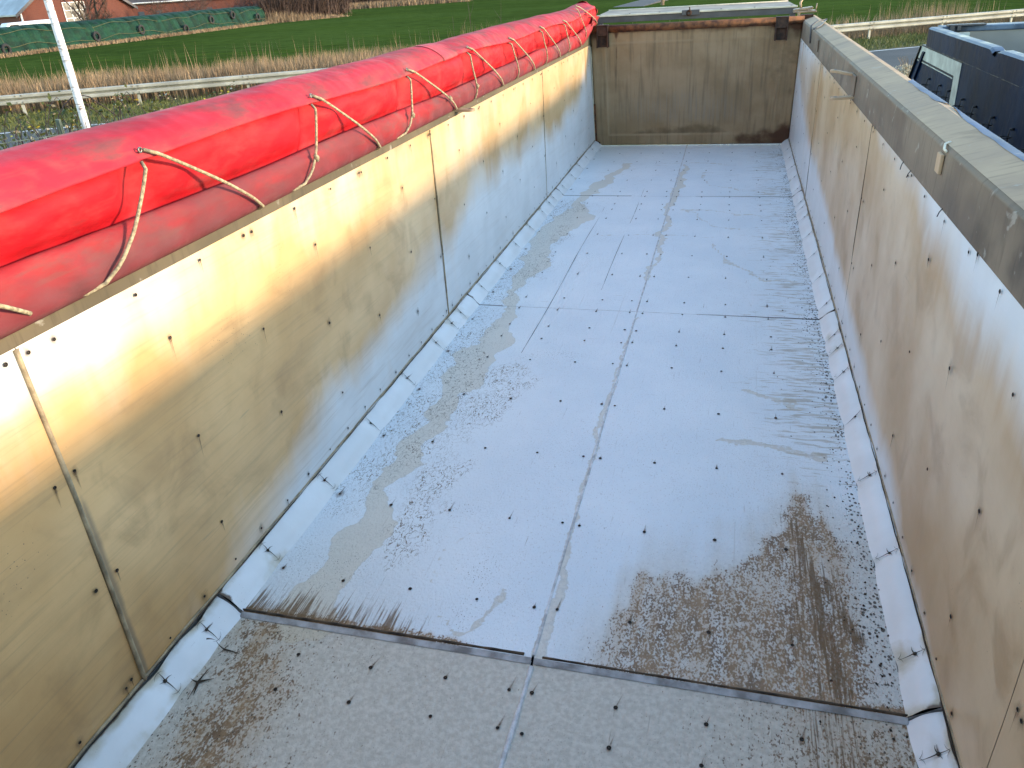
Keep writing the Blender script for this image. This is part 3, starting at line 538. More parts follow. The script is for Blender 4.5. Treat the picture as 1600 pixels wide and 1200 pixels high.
# ---- star cracks and creases in the corner strips
mb = MB()
def sliver(p0, p1, w, nn, bend=0, m=0):
    p0, p1 = Vector(p0), Vector(p1); d = (p1 - p0); s_ = nn.cross(d).normalized(); K = 5; V = []; w *= .7
    for i in range(K + 1):
        t = i / K; c_ = p0 + d * t + s_ * bend * math.sin(t * math.pi); ww = w * (1 - t) + .0002; V += [c_ + s_ * ww + nn * .0004, c_ + nn * .0006, c_ - s_ * ww + nn * .0004]
    mb.add(V, [(i * 3 + k, i * 3 + k + 1, i * 3 + k + 4, i * 3 + k + 3) for i in range(K) for k in (0, 1)], m)
for side in (-1, 1):
    c, cz = (CL, CZL) if side < 0 else (CR, CZR); nn = Vector((-side * cz, 0, c)).normalized(); uu = Vector((side * c, 0, cz)).normalized(); Lc = math.hypot(c, cz)
    for y in (CRE if side > 0 else CREL):
        dz = -DROP if y < 1.7 else 0; o_ = Vector((side * (WX - c), y, dz)) + nn * .003; mid = o_ + uu * Lc * .58
        near = y < 2.6; sk = .035 if side > 0 and y > 2.9 else .006
        sliver(mid, o_ + uu * .004 + Vector((0, -sk, 0)), .0030 if near else .0042, nn, .002); sliver(mid, o_ + uu * (Lc - .006) + Vector((0, sk, 0)), .0026 if near else .0036, nn, -.002)
        if near or random.random() < .25:
            sliver(mid, mid + Vector((0, .028, 0)) - uu * .004, .0028, nn, .003); sliver(mid, mid + Vector((0, -.02, 0)) + uu * .008, .0016, nn, .001)
            for sg in (-1, 1):
                sliver(o_ + uu * (Lc - .012), o_ + uu * (Lc - .022) + Vector((0, .022 * sg, 0)), .0009, nn, .003 * sg)
                sliver(o_ + uu * .010, o_ + uu * .022 + Vector((0, .022 * sg, 0)), .0009, nn, -.003 * sg)
up = Vector((0, 0, 1)); zf = -DROP + .004
a = Vector((-1.083, 1.535, .040)); b = Vector((-1.035, 1.545, zf)); 
nl = Vector((CZL, 0, CL)).normalized()
for e, w in (((-1.060, 1.548, .026), .0030),): sliver(b, e, .004, nl, .003); sliver(a, e, .004, nl, .002)
for e, w in (((-.960, 1.535, zf), .005), ((-1.045, 1.515, zf + .004), .002), ((-1.028, 1.575, zf), .002)): sliver(b, e, w, up, .002)
s0 = Vector((-1.040, 1.405, zf))
for e, w in (((-1.035, 1.47, zf), .006), ((-.995, 1.43, zf), .009), ((-1.062, 1.405, zf + .012), .006), ((-1.022, 1.355, zf), .008), ((-1.03, 1.33, zf), .003)): sliver(s0, e, w, up, .001)
mb.build('cracks', M['crack'], T, kind='stuff')
# loose dark crumbs lying along the right edge
mb = MB(); rr = random.Random(5)
for i in range(900):
    y = rr.uniform(1.2, 9.7); x = xr - abs(rr.gauss(0, .045)) - .006 if rr.random() < .8 else rr.uniform(.75, xr); r = rr.uniform(.0015, .0045) * (1.5 if rr.random() < .12 else 1); z = (-DROP if y < 1.7 else 0) + .001; a0 = rr.uniform(0, 6)
    V = [(x + r * rr.uniform(.6, 1.3) * math.cos(a0 + k * 1.257), y + r * 1.4 * rr.uniform(.6, 1.3) * math.sin(a0 + k * 1.257), z) for k in range(5)] + [(x, y, z + r * .5)]
    mb.add(V, [(k, (k + 1) % 5, 5) for k in range(5)])
mb.build('dirt_crumbs', M['crack'], T, kind='stuff')
# ---- tailgate
def tgy(z): return 9.955 - .25 * z
TG = MB(); xs = np.linspace(-1.138, 1.147, 114); zs = np.linspace(.008, 1.36, 67); X, Z, Fc = grid(xs, zs)
frame = np.maximum(np.maximum(-(X + .975), X - .96), np.maximum(.13 - Z, Z - 1.20)); ridge = np.exp(-(frame / .010) ** 2) * .006 + np.where(frame < 0, -.004, 0)
keep = []
cut = lambda x, z: (min(x + 1.138, 1.147 - x) + (z - .008)) > .06
for f in Fc:
    cx, cz_ = X[f].mean(), Z[f].mean()
    if cut(cx, cz_): keep.append(tuple(f))
n2 = fbm(X * 2.5, Z * 2.5, 8) - .5
rustd = .85 * ss(.20, .0, seg(X, Z, [(.62, .05, .01), (.95, .075, .05), (1.10, .06, .04)])) + .9 * ss(1.17, 1.36, Z + n2 * .12) + .65 * ss(.10, 0, np.abs(X - .93)) * ss(.85, 1.3, Z) + .75 * ss(.03, 0, np.abs(X + .86 + n2 * .05)) * ss(.45, 1.0, Z) + .45 * ss(.14, 0, np.abs(X - 1.1)) + .35 * ss(.12, 0, np.abs(X + 1.1)) * ss(.8, 1.2, Z)
arch = .12 + .15 * ss(.80, .25, np.abs(X + .08)) * (1 + .10 * np.cos(X * 9)) + .05 * (fbm(X * 5, Z * 0, 5) - .5); sludge = .62 * ss(.10, -.10, Z - arch) * ss(.12, .15, Z) + .5 * ss(.35, 1.0, X) * ss(.3, .9, Z + n2)
worn = ss(.22, .36, Z) * ss(.72, .50, Z + n2 * .3) * ss(.9, .4, np.abs(X + .1))
TGO = mesh('tailgate', np.stack([X, tgy(Z) - ridge, Z], 1), keep, M['gate'], T, True, attrs=dict(rustd=np.clip(rustd, 0, 1.2), sludge=np.clip(sludge, 0, 1), worn=np.clip(worn, 0, 1), ridge_tone=np.exp(-((frame - .0) / .007) ** 2) * (.35 + .65 * (X < 0))))  # paler along the frame ridge, stronger on the left half
so_ = TGO.modifiers.new('thick', 'SOLIDIFY'); so_.thickness = .045; so_.offset = -1 if True else 1
mb = MB(); mb.tube([(-1.17, 9.615, 1.352), (1.16, 9.615, 1.352)], .040, 16); mb.build('hinge_tube', M['rust'], TGO, True)
for x in (-1.0, .935):
    mb = MB(); mb.box((x - .066, 9.555, 1.16), (x - .052, 9.70, 1.385)); mb.box((x + .052, 9.555, 1.16), (x + .066, 9.70, 1.385)); mb.box((x - .052, 9.562, 1.285), (x + .052, 9.575, 1.385)); mb.box((x - .052, 9.60, 1.165), (x + .052, 9.62, 1.29)); mb.box((x - .066, 9.555, 1.385), (x + .066, 9.66, 1.397))
    mb.build('hinge_bracket', M['darkrust'], TGO, bevel=.003)
# frame posts and rusty seal
for side in (-1, 1):
    mb = MB(); prof = [(side * 1.11, 0), (side * 1.24, 0), (side * 1.24, 1), (side * 1.11, 1)]
    V = []; 
    for z, y_ in ((-.02, 0), (1.40, 0)): V += [(side * 1.125, tgy(z) + .05, z), (side * 1.25, tgy(z) + .05, z), (side * 1.25, tgy(z) + .16, z), (side * 1.125, tgy(z) + .16, z)]
    mb.add(V, [(0, 1, 2, 3), (4, 5, 6, 7), (0, 1, 5, 4), (1, 2, 6, 5), (2, 3, 7, 6), (3, 0, 4, 7)]); mb.build('rear_post', M['darkrust'], T)
mb = MB(); mb.obox((-1.137, tgy(.28) - .02, .28), (.014, 0, 0), (0, .010, 0), (0, -.25 * .24, .24)); mb.obox((-1.115, tgy(.045) - .02, .045), (.03, 0, -.014), (0, .01, 0), (0, 0, .014)); mb.build('rusty_seal', M['rust'], T)
mb = MB(); V = []
for z in (.07, 1.17): V += [(-1.149, ytail(z) - .035, z), (-1.143, ytail(z) - .035, z), (-1.143, ytail(z) + .012, z), (-1.149, ytail(z) + .012, z)]
mb.add(V, [(0, 1, 2, 3), (4, 5, 6, 7), (0, 1, 5, 4), (1, 2, 6, 5), (2, 3, 7, 6), (3, 0, 4, 7)]); mb.build('end_trim', M['cream'], T)
# ---- rear cross beam with deck plate, behind the tailgate
mb = MB(); mb.box((-1.16, 10.20, 1.385), (1.11, 10.24, 1.452)); RB = mb.build('rear_beam', M['greyface'], T, bevel=.004)
mb = MB(); mb.box((-1.165, 10.185, 1.452), (1.115, 10.235, 1.470)); mb.build('edge_strip', M['cream'], RB, bevel=.002)
mb = MB(); mb.add([(-1.16, 10.235, 1.466), (1.11, 10.235, 1.466), (1.03, 10.62, 1.500), (-1.08, 10.62, 1.500), (-1.16, 10.235, 1.446), (1.11, 10.235, 1.446), (1.03, 10.62, 1.48), (-1.08, 10.62, 1.48)], [(0, 1, 2, 3), (4, 7, 6, 5), (0, 4, 5, 1), (1, 5, 6, 2), (2, 6, 7, 3), (3, 7, 4, 0)]); DK = mb.build('deck_plate', M['alu'], RB)
mb = MB(); mb.tube([(-1.08, 10.63, 1.502), (1.03, 10.63, 1.502)], .008, 8); mb.build('deck_rim', M['cream'], RB, True)
for x in (-1.12, -.77, -.42, .28, .65, 1.05):
    mb = MB(); mb.tube([(x, 10.200, 1.472), (x, 10.200, 1.477)], .010, 8); mb.build('bolt', M['black'], RB)
mb = MB(); mb.box((-.16, 10.17, 1.425), (.04, 10.20, 1.482)); LP = mb.build('latch_plate', M['greyface'], RB, bevel=.003)
mb = MB(); mb.lathe([(.012, -.004), (.030, -.004), (.034, .006), (.012, .006)], (-.08, 10.163, 1.452), 'y', 14); mb.tube([(-.08, 10.17, 1.46), (-.07, 10.15, 1.49), (-.075, 10.14, 1.512)], .007, 6); mb.build('latch_ring', M['darkrust'], LP, True)
for x in (-1.12, 1.07): 
    mb = MB(); mb.box((x - .03, 10.205, 1.30), (x + .03, 10.235, 1.386)); mb.build('beam_foot', M['greyface'], T)
    mb = MB(); mb.box((x - .03 if x > 0 else x - .08, 9.80, 1.262), (x + .12 if x > 0 else x + .03, 10.24, 1.300)); mb.build('side_arm', M['greyface'], T)
# ---- top rails
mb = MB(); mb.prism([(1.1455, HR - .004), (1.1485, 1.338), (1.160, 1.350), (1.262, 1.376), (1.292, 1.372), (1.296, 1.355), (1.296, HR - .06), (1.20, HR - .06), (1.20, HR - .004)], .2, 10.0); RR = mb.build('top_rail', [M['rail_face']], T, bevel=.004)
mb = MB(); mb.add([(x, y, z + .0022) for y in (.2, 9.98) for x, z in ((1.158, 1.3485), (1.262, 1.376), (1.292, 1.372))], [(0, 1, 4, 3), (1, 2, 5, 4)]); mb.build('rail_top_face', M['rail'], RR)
# bright film strip, torn at its ends; sky reflection put into its blue colour
mb = MB(); 
def film(y0, y1, w):
    ys = np.linspace(y0, y1, 60); V = []; 
    for i, y in enumerate(ys):
        t = i / 59; ww = w * min(1, 8 * t, 9 * (1 - t)) * (.85 + .25 * vnoise(y * 9, 0, 3)); V += [(1.2945, y, 1.3765), (1.2945 - ww * .5, y, 1.3795 + .002 * math.sin(y * 21)), (1.2945 - ww, y, 1.3790)]
    mb.add(V, [(i * 3 + k, i * 3 + k + 1, i * 3 + k + 4, i * 3 + k + 3) for i in range(59) for k in (0, 1)])
film(.3, 3.46, .034); film(3.50, 4.28, .036); mb.build('reflective_strip', M['bright'], RR, True)
mb = MB(); mb.prism([(-1.1455, HL - .006), (-1.1485, 1.315), (-1.16, 1.33), (-1.26, 1.355), (-1.296, 1.35), (-1.296, HL - .06), (-1.20, HL - .06), (-1.20, HL - .006)], .2, 10.0); RL = mb.build('top_rail', M['rail_shaded'], T, bevel=.004)  # brown dirty steel, its colour darkened for the shade under the tarpaulin
# rail fittings
def lug(y, z, L, side=1, par=None, tilt=0, mat='rail'):
    mb = MB(); x0 = side * 1.1475; w = .030; n = 10; V = []
    for z_ in (-.007, .007):
        V += [(x0, y - w, z + z_)] + [(x0 - side * (L - w + w * math.sin(a)), y - w * math.cos(a) + tilt * .5, z + z_ + tilt) for a in np.linspace(0, math.pi, n)] + [(x0, y + w, z + z_)]
    k = n + 2; mb.add(V, [tuple(range(k))[::-1], tuple(range(k, 2 * k))] + [(i, (i + 1) % k, k + (i + 1) % k, k + i) for i in range(k)]); o = mb.build('lashing_lug', M[mat], par, bevel=.0015)
    mb = MB(); cx = x0 - side * (L - w); mb.lathe([(.004, 0), (.011, 0), (.011, .0008), (.004, .0008)], (cx, y + tilt * .5, z + tilt + .0075), 'z', 10); mb.build('lug_hole', M['black'], o)
lug(5.20, 1.300, .13, 1, RR, .022); lug(5.06, 1.195, .13, 1, RR, -.004); lug(4.70, 1.222, .12, -1, RL)
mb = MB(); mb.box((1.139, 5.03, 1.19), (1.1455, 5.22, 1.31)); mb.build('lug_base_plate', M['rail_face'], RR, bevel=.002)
mb = MB(); mb.box((1.135, 2.82, 1.262), (1.1465, 2.875, 1.325)); mb.build('worn_hook_stub', M['rail'], RR, bevel=.003)
mb = MB(); mb.tube([(1.145, 2.80, 1.338), (1.138, 2.81, 1.345), (1.150, 2.86, 1.352), (1.170, 2.88, 1.354)], .004, 6); mb.build('wire_hook', M['cream'], RR, True)
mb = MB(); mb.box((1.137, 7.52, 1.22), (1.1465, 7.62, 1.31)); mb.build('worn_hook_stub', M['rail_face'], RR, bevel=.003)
mb = MB(); mb.tube([(1.14, 8.35, 1.22), (1.135, 8.36, 1.37), (1.20, 8.45, 1.405), (1.30, 8.7, 1.40), (1.20, 8.20, 1.375), (1.14, 8.1, 1.36)], .008, 6); mb.build('bent_rod', M['greyface'], RR, True)
mb = MB(); mb.box((1.06, 9.88, 1.405), (1.30, 10.12, 1.425)); mb.obox((1.16, 10.0, 1.44), (.10, 0, .01), (0, .09, 0), (0, 0, .012)); mb.build('end_cap_plate', M['alu'], RR, bevel=.008)
mb = MB(); mb.box((1.10, 9.83, 1.18), (1.125, 9.87, 1.42)); mb.build('corner_upright', M['rail'], RR, bevel=.003)
mb = MB(); mb.tube([(1.14, 10.02, 1.45), (1.13, 10.05, 1.50), (1.16, 10.08, 1.545), (1.17, 10.08, 1.56)], [.012, .012, .010, .004], 7); mb.tube([(1.29, 9.95, 1.42), (1.30, 9.98, 1.49)], .006, 6); mb.build('cord_hook', M['alu'], RR, True)
# small dark wires poking from behind the rail
for y, dy in ((3.42, -.02), (3.26, .004), (2.72, .0)):
    mb = MB(); mb.tube([(1.146, y, 1.178), (1.138, y + dy * .5, 1.165), (1.134, y + dy, 1.150)], .0018, 5); mb.build('wire_end', M['black'], T)
# outer shell, headboard, chassis and wheels
for side in (-1, 1):
    mb = MB(); mb.box((side * 1.165 if side > 0 else -1.275, .2, -.10), (1.275 if side > 0 else -1.165, 9.93, 1.115)); mb.build('side_wall', M['shell'], T)
    for y in np.arange(.5, 9.8, 1.16):
        mb = MB(); mb.box((side * 1.276 if side > 0 else -1.31, y, -.08), (1.31 if side > 0 else -1.276, y + .09, 1.11)); mb.build('side_rib', M['shell'], T)
mb = MB(); mb.box((-1.27, .12, -.10), (1.27, .19, 1.36)); mb.build('headboard', M['shell'], T)
for x in (-.45, .45): mb = MB(); mb.box((x - .06, .3, -.42), (x + .06, 9.7, -.11)); mb.build('chassis_beam', M['chassis'], T)
def wheel(x, y, par, side, R=.5):
    mb = MB(); w = .30 * side; mb.lathe([(R * .58, 0), (R * .95, 0), (R, .05 * side), (R, w - .05 * side), (R * .95, w), (R * .58, w)], (x, y, GZ + R + .004), 'x', 28); t = mb.build('tyre', M['tyre'], par, True)
    mb = MB(); mb.lathe([(.03, w * .72), (R * .25, w * .75), (R * .45, w * .45), (R * .58, w * .9), (R * .58, w * .4), (.03, w * .4)], (x, y, GZ + R + .004), 'x', 24); mb.build('rim', M['rim'], par, True)
for y in (6.4, 7.65, 8.9):
    mb = MB(); mb.tube([(-1.0, y, GZ + .5), (1.0, y, GZ + .5)], .06, 10); mb.build('axle', M['chassis'], T)
    for side in (-1, 1): wheel(side * .92, y, T, side)
for x in (-.7, .7): mb = MB(); mb.box((x - .05, 1.6, GZ + .03), (x + .05, 1.7, -.42)); mb.box((x - .14, 1.52, GZ + .003), (x + .14, 1.78, GZ + .03)); mb.build('landing_leg', M['chassis'], T)
# ================================================================== ROLLED TARPAULIN
TP = empty('rolled_tarpaulin', (-1.25, 5, 1.33), 'long bright red tarpaulin rolled up along the left rail of the open trailer', 'tarpaulin')
RY = np.array([1.30, 1.87, 2.87, 3.88, 4.88, 5.88, 6.88, 7.85, 8.51])          # eyelets
def catmull(P, n):
    P = np.asarray(P, float); t = np.linspace(0, len(P) - 1, n); i = np.clip(t.astype(int), 0, len(P) - 2); f = (t - i)[:, None]
    p0 = P[np.clip(i - 1, 0, len(P) - 1)]; p1 = P[i]; p2 = P[i + 1]; p3 = P[np.clip(i + 2, 0, len(P) - 1)]
    return .5 * ((2 * p1) + (-p0 + p2) * f + (2 * p0 - 5 * p1 + 4 * p2 - p3) * f ** 2 + (-p0 + 3 * p1 - 3 * p2 + p3) * f ** 3)
def zfl(y): return 1.527 + .010 * math.sin(y * 2.7 + 1) + .008 * (vnoise(y * 1.3, 0, 3) - .5) + .035 * float(ss(8.2, 9.6, y)) - .018 * float(ss(1.7, .9, y)) 
def zrl(y): return 1.364 + .026 * (vnoise(y * 1.6, 0, 8) - .5) + .020 * float(ss(2.0, 1.2, y)) + .05 * float(ss(8.4, 9.7, y))
def eyed(y): return float(np.min(np.abs(RY - y)))
YS = np.arange(.35, 9.86, .016)
def sweep(name, secf, n, mat, close=False, **kw):
    V = np.concatenate([np.c_[s[:, 0], np.full(n, y), s[:, 1]] for y in YS for s in [secf(y)]]); K = len(YS)
    Fc = [(i * n + k, i * n + k + 1, (i + 1) * n + k + 1, (i + 1) * n + k) for i in range(K - 1) for k in range(n - 1)]
    if close: Fc += [tuple(range(n)), tuple((K - 1) * n + k for k in range(n))[::-1]]
    U_ = np.tile(np.arange(n) / (n - 1), K); Y_ = V[:, 1]
    if name == 'top_flap': soil_sh = .75 * ss(.48, .66, U_) * ss(2.6, 1.4, Y_) * ss(.35, .6, vnoise(Y_ * 2, U_ * 3, 4)) + .62 * ss(.25, .6, U_) * ss(.35, .7, vnoise(Y_ * 1.1, U_ * 2, 9)) + .7 * ss(.35, .0, np.abs(Y_ - 2.15)) * ss(.5, .62, U_)
    elif name == 'middle_fold': soil_sh = .55 * ss(.80, 1.0, U_) + .40 * ss(.10, .0, U_) + .5 * ss(.5, .75, vnoise(Y_ * 1.7, U_ * 3, 19)) * U_  # painted shade under the flap and above the roll, plus soil blotches
    else: soil_sh = .38 + .45 * ss(.35, .7, vnoise(Y_ * 1.3, U_ * 2, 29)) + .3 * ss(.45, .6, U_)
    return mesh(name, V, Fc, mat, TP, True, attrs=dict(soil_shade=soil_sh), **kw)
def endt(y): return float(ss(8.7, 9.85, y))
def flap(y):
    e = endt(y); up = .030 * e + .006 * (vnoise(y * 2.1, 0, 1) - .5) * 2; b = .05 * e; zf = zfl(y); t = ss(.05, 0, eyed(y)) * .006; cl = float(ss(9.72, 9.86, y)); 
    P = [(-1.44, 1.22 + b), (-1.455, 1.38), (-1.42, 1.52 + up), (-1.345, 1.585 + up), (-1.27, 1.604 + up), (-1.20, 1.597 + up), (-1.145, 1.575 + up), (-1.108 - t, zf + .016), (-1.098 - t, zf), (-1.103 - t, zf - .005), (-1.120, zf + .012), (-1.175, 1.565)]
    S_ = catmull(P, 40); w = .010 * (fbm(np.full(40, y * 2.6), S_[:, 0] * 14, 21) - .5) * np.linspace(1, .3, 40) ** .5
    r = np.stack([S_[:, 0] + w * .6, S_[:, 1] + w], 1); c_ = np.array([-1.26, 1.45]); return c_ + (r - c_) * (1 - .45 * cl)
def mid(y):
    zf, zr = zfl(y), zrl(y); d = eyed(y); zz = np.linspace(zf + .022, zr - .012, 24); u = np.linspace(0, 1, 24)
    sgn = y - RY[np.argmin(np.abs(RY - y))]
    fold = .034 * np.sin(u * math.pi) * (vnoise(y * 1.5 + 2 * u, u * 1.2, 31) - .25) + .016 * (fbm(np.full(24, y * 3) + u * 1.6, u * 2.2, 41) - .5)
    pinch = -.026 * ss(.13, 0, d) * np.sin(u * math.pi) + .016 * ss(.10, 0, abs(y - (RY[np.argmin(np.abs(RY - y))] - .02) - .16 * 1)) * np.sin(u * math.pi) ** 2 * (vnoise(y, 7, 2) + .2)
    dg = .013 * math.exp(-((abs(sgn) - .3) / .07) ** 2) * np.sin(np.clip(u * 1.5 + sgn * .6, 0, 1) * math.pi)
    e = endt(y); lump = .028 * e * np.sin(y * 26 + u * 3)
    x = -1.162 + (.018 + .052 * float(vnoise(y * 1.25, 3, 6))) * np.sin(np.pi * u ** .85) * ss(1.02, .80, u) * (1 - .5 * math.exp(-(d / .09) ** 2)) + fold * .6 + pinch + dg + lump + .022 * e; return np.stack([x, zz], 1)
def roll(y):
    zr = zrl(y); e = endt(y); up = .15 * float(ss(8.9, 9.9, y)); g = .004 * (vnoise(y * 3, 0, 71) - .5); d = eyed(y)
    P = [(-1.180, zr - .03), (-1.150, zr - .008), (-1.122, zr + .002), (-1.106, zr - .018), (-1.098 + g, 1.315 + up), (-1.102, 1.270 + up), (-1.120, 1.243 + up * .95), (-1.165, 1.236 + up * .9), (-1.24, 1.36), (-1.40, 1.36)]
    S_ = catmull(P, 30); w = .012 * (fbm(np.full(30, y * 2.2), S_[:, 1] * 12, 51) - .5) + .004 * np.sin(y * 37 + S_[:, 1] * 30) * ss(.4, .7, vnoise(y * .8, 0, 12)); r = np.stack([S_[:, 0] + w, S_[:, 1] + w * .4], 1)
    return r
sweep('top_flap', flap, 40, M['tarp_flap']); sweep('middle_fold', mid, 24, M['tarp_mid']); sweep('lower_roll', roll, 30, M['tarp_roll'])
# bunched far end
V = []; n = 28; K = 9
for i in range(K):
    t = i / (K - 1); r = math.cos(t * math.pi / 2)
    for k in range(n):
        a = 2 * math.pi * k / n; wob = 1 + .10 * math.sin(a * 5 + t * 2) ; V.append((-1.25 + .165 * r * wob * math.cos(a), 9.70 + .17 * math.sin(t * math.pi / 2), 1.515 + .125 * r * wob * math.sin(a)))
mesh('bunched_end', V, [(i * n + k, i * n + (k + 1) % n, (i + 1) * n + (k + 1) % n, (i + 1) * n + k) for i in range(K - 1) for k in range(n)], M['tarp_flap'], TP, True)
mb = MB(); V = [(-1.10, 9.55, 1.50), (-1.075, 9.86, 1.475), (-1.10, 9.80, 1.42), (-1.11, 9.5, 1.41), (-1.085, 9.7, 1.45)]; mb.add(V, [(0, 1, 4), (1, 2, 4), (2, 3, 4), (3, 0, 4)]); mb.build('loose_corner', M['tarp_roll'], TP, True)
# dark stained repair band across the roll
PV = []; ysb = np.linspace(4.42, 4.66, 16); 
for y in ysb:
    s_ = flap(y)[14:34]; w_ = .0035; nn_ = np.gradient(s_, axis=0); nn_ = np.stack([nn_[:, 1], -nn_[:, 0]], 1); nn_ /= np.linalg.norm(nn_, axis=1)[:, None] + 1e-9
    PV.append(np.c_[s_[:, 0] - nn_[:, 0] * w_, np.full(20, y), s_[:, 1] - nn_[:, 1] * w_])
mesh('stained_patch', np.concatenate(PV), [(i * 20 + k, i * 20 + k + 1, (i + 1) * 20 + k + 1, (i + 1) * 20 + k) for i in range(15) for k in range(19)], M['tarp_patch'], TP, True)
# lashing cord: each strand pair hangs from an eyelet and runs under the roll
RP = empty('lashing_cord', (-1.10, 5, 1.38), 'cream cord laced in V shapes over the red tarpaulin roll', 'cord')
def strand(y0, z0, y1, z1, mat='rope', knot=None):
    pts = []; n = 16
    for i in range(n + 1):
        t = i / n; y = y0 + (y1 - y0) * t; z = z0 + (z1 - z0) * t
        x = -1.088 if t > 0 else -1.098
        x = np.interp(t, [0, .06, .4, .62, .85, 1], [-1.105, -1.088, -1.085, -1.078, -1.078, -1.098]); z += .012 * math.sin(t * math.pi) * (1 if y1 > y0 else 0)
        y -= .028 * math.sin(t * math.pi) * (0 if y1 > y0 else -1)
        pts.append((x, y, z))
    pts += [(-1.12, y1 + (.01 if y1 > y0 else -.05), z1 - .012), (-1.15, y1 + (.02 if y1 > y0 else -.09), z1 - .008)]
    mb = MB(); mb.tube(pts, .0054, 8); s_ = mb.build('strand', M[mat], RP, True)
    if knot:
        p = pts[int(knot * n)]; mb = MB(); mb.tube([(p[0] + .004, p[1] - .008, p[2] + .012), (p[0] + .007, p[1], p[2]), (p[0] + .004, p[1] + .006, p[2] - .014)], [.007, .011, .007], 8); mb.build('knot', M['rope'], s_, True)
pairs = [(1.87, 2.39, 1.60, None, None), (2.873, 3.43, 2.70, None, .72), (3.88, 4.57, 3.75, .78, .72), (4.88, 5.63, 4.95, None, .8), (5.875, 6.61, 6.04, None, None), (6.88, 7.65, 7.04, None, None), (7.85, 8.76, 8.06, None, None)]
for yt, yd, yv, k1, k2 in pairs:
    zt = zfl(yt) + .012; strand(yt + .01, zt + .008, yd, 1.250, knot=k1); strand(yt - .01, zt - .022, yv, 1.255, knot=k2, mat='rope')
    mb = MB(); mb.lathe([(.004, -.002), (.0085, -.002), (.0085, .002), (.004, .002)], (-1.104, yt - .004, zt + .010), 'x', 14); mb.build('eyelet', M['eye'], RP, True)
strand(.88, 1.535, 1.35, 1.272); strand(8.52, 1.64, 9.80, 1.41); strand(8.50, 1.62, 9.05, 1.31)
# ================================================================== BLUE TRAILER
BT = empty('tipper_trailer', (4.0, 6.5, GZ), 'dark blue tipper trailer with off-white stripe parked right of the open trailer', 'tipper trailer')
BX = 2.80
def by(z): return 12.75 - z
V = []; Fc = []
mb = MB(); ytop = 11.66
def slab(x0, x1, z0, z1, m=0):  # long side slab, far end raked
    mb.add([(x0, -2.5, z0), (x1, -2.5, z0), (x1, by(z0), z0), (x0, by(z0), z0), (x0, -2.5, z1), (x1, -2.5, z1), (x1, by(z1), z1), (x0, by(z1), z1)], [(0, 3, 2, 1), (4, 5, 6, 7), (0, 1, 5, 4), (1, 2, 6, 5), (2, 3, 7, 6), (3, 0, 4, 7)], m)
slab(BX + .004, BX + .06, -.45, .866); mb.build('side_wall', M['blue'], BT, bevel=.004)
# top rim with a torn bite in it
ys_ = list(np.arange(-2.5, 8.5, .25)) + [8.50, 8.56, 8.60, 8.63, 8.66, 8.70, 8.74, 8.79, 8.85, 8.92] + list(np.arange(9.0, 11.6, .25)) + [11.66]
V = []; Fc = []
for y in ys_:
    bite = {8.56: .006, 8.60: .022, 8.63: .050, 8.66: .040, 8.70: .042, 8.74: .026, 8.79: .012}.get(round(float(y), 2), 0)
    zt = 1.085 - bite + .004 * (vnoise(y * 3, 0, 4) - .5)
    V += [(BX, y, .868), (BX - .002, y, zt - .02), (BX + .02, y, zt), (BX + .10, y, zt), (BX + .12, y, zt - .02), (BX + .12, y, .868)]
n = 6
for i in range(len(ys_) - 1):
    if ys_[i] in (8.60, 8.63, 8.66, 8.70): ks = (0, 5)
    else: ks = range(6)
    for k in ks: Fc.append((i * n + k, i * n + (k + 1) % n, (i + 1) * n + (k + 1) % n, (i + 1) * n + k))
K = len(ys_) - 1; Fc += [tuple(K * n + k for k in range(n)), tuple(range(n))[::-1]]
mi = [1 if (f[0] % 6 in (1, 2, 3) and len(f) == 4) else 0 for f in Fc]
RIMB = mesh('top_rail', V, Fc, [M['blue'], M['bluerim']], BT, mi=mi)
mb = MB(); mb.box((BX + .03, 8.55, .95), (BX + .09, 8.90, 1.05)); mb.build('hollow_of_rail', M['black'], RIMB)
slabs = [(BX + 2.38, BX + 2.50)]
mb = MB(); slab(BX + 2.44, BX + 2.5, -.45, 1.085); mb.build('side_wall', M['blue'], BT)
mb = MB(); mb.add([(BX + .06, by(.866), .866), (BX + 2.44, by(.866), .866), (BX + 2.44, by(-.45), -.45), (BX + .06, by(-.45), -.45), (BX + .06, by(.866) + .05, .866), (BX + 2.44, by(.866) + .05, .866), (BX + 2.44, by(-.45) + .05, -.45), (BX + .06, by(-.45) + .05, -.45)], [(0, 1, 2, 3), (4, 7, 6, 5), (0, 4, 5, 1), (1, 5, 6, 2), (2, 6, 7, 3), (3, 7, 4, 0)]); EW = mb.build('tailgate', M['greyin'], BT)
mb = MB(); mb.box((BX + .12, 11.62, .10), (BX + 2.43, 11.86, 1.02)); mb.build('inner_panel', M['greyin'], EW, bevel=.004)
mb = MB(); mb.box((BX + .14, 11.60, 1.0205), (BX + 2.44, 11.88, 1.085)); EB = mb.build('end_rail', M['bluerim'], BT, bevel=.012)
mb = MB(); mb.box((BX + .20, 11.56, 1.086), (BX + .62, 11.70, 1.105)); mb.box((BX + .22, 11.55, 1.03), (BX + .27, 11.598, 1.10)); mb.box((BX + .30, 11.55, 1.04), (BX + .34, 11.598, 1.10)); mb.build('hinge_plate', M['greyface'], EB, bevel=.003)
mb = MB(); mb.box((BX + .125, 11.50, .93), (BX + .44, 11.596, 1.015)); mb.build('corner_gusset', M['stripe'], EB)
mb = MB(); mb.box((BX + .06, -2.45, -.44), (BX + 2.44, 12.4, -.38)); mb.build('floor_plate', M['greyin'], BT)
mb = MB(); mb.box((BX + .06, -2.55, -.45), (BX + 2.44, -2.48, 1.08)); mb.build('headboard', M['blue'], BT)
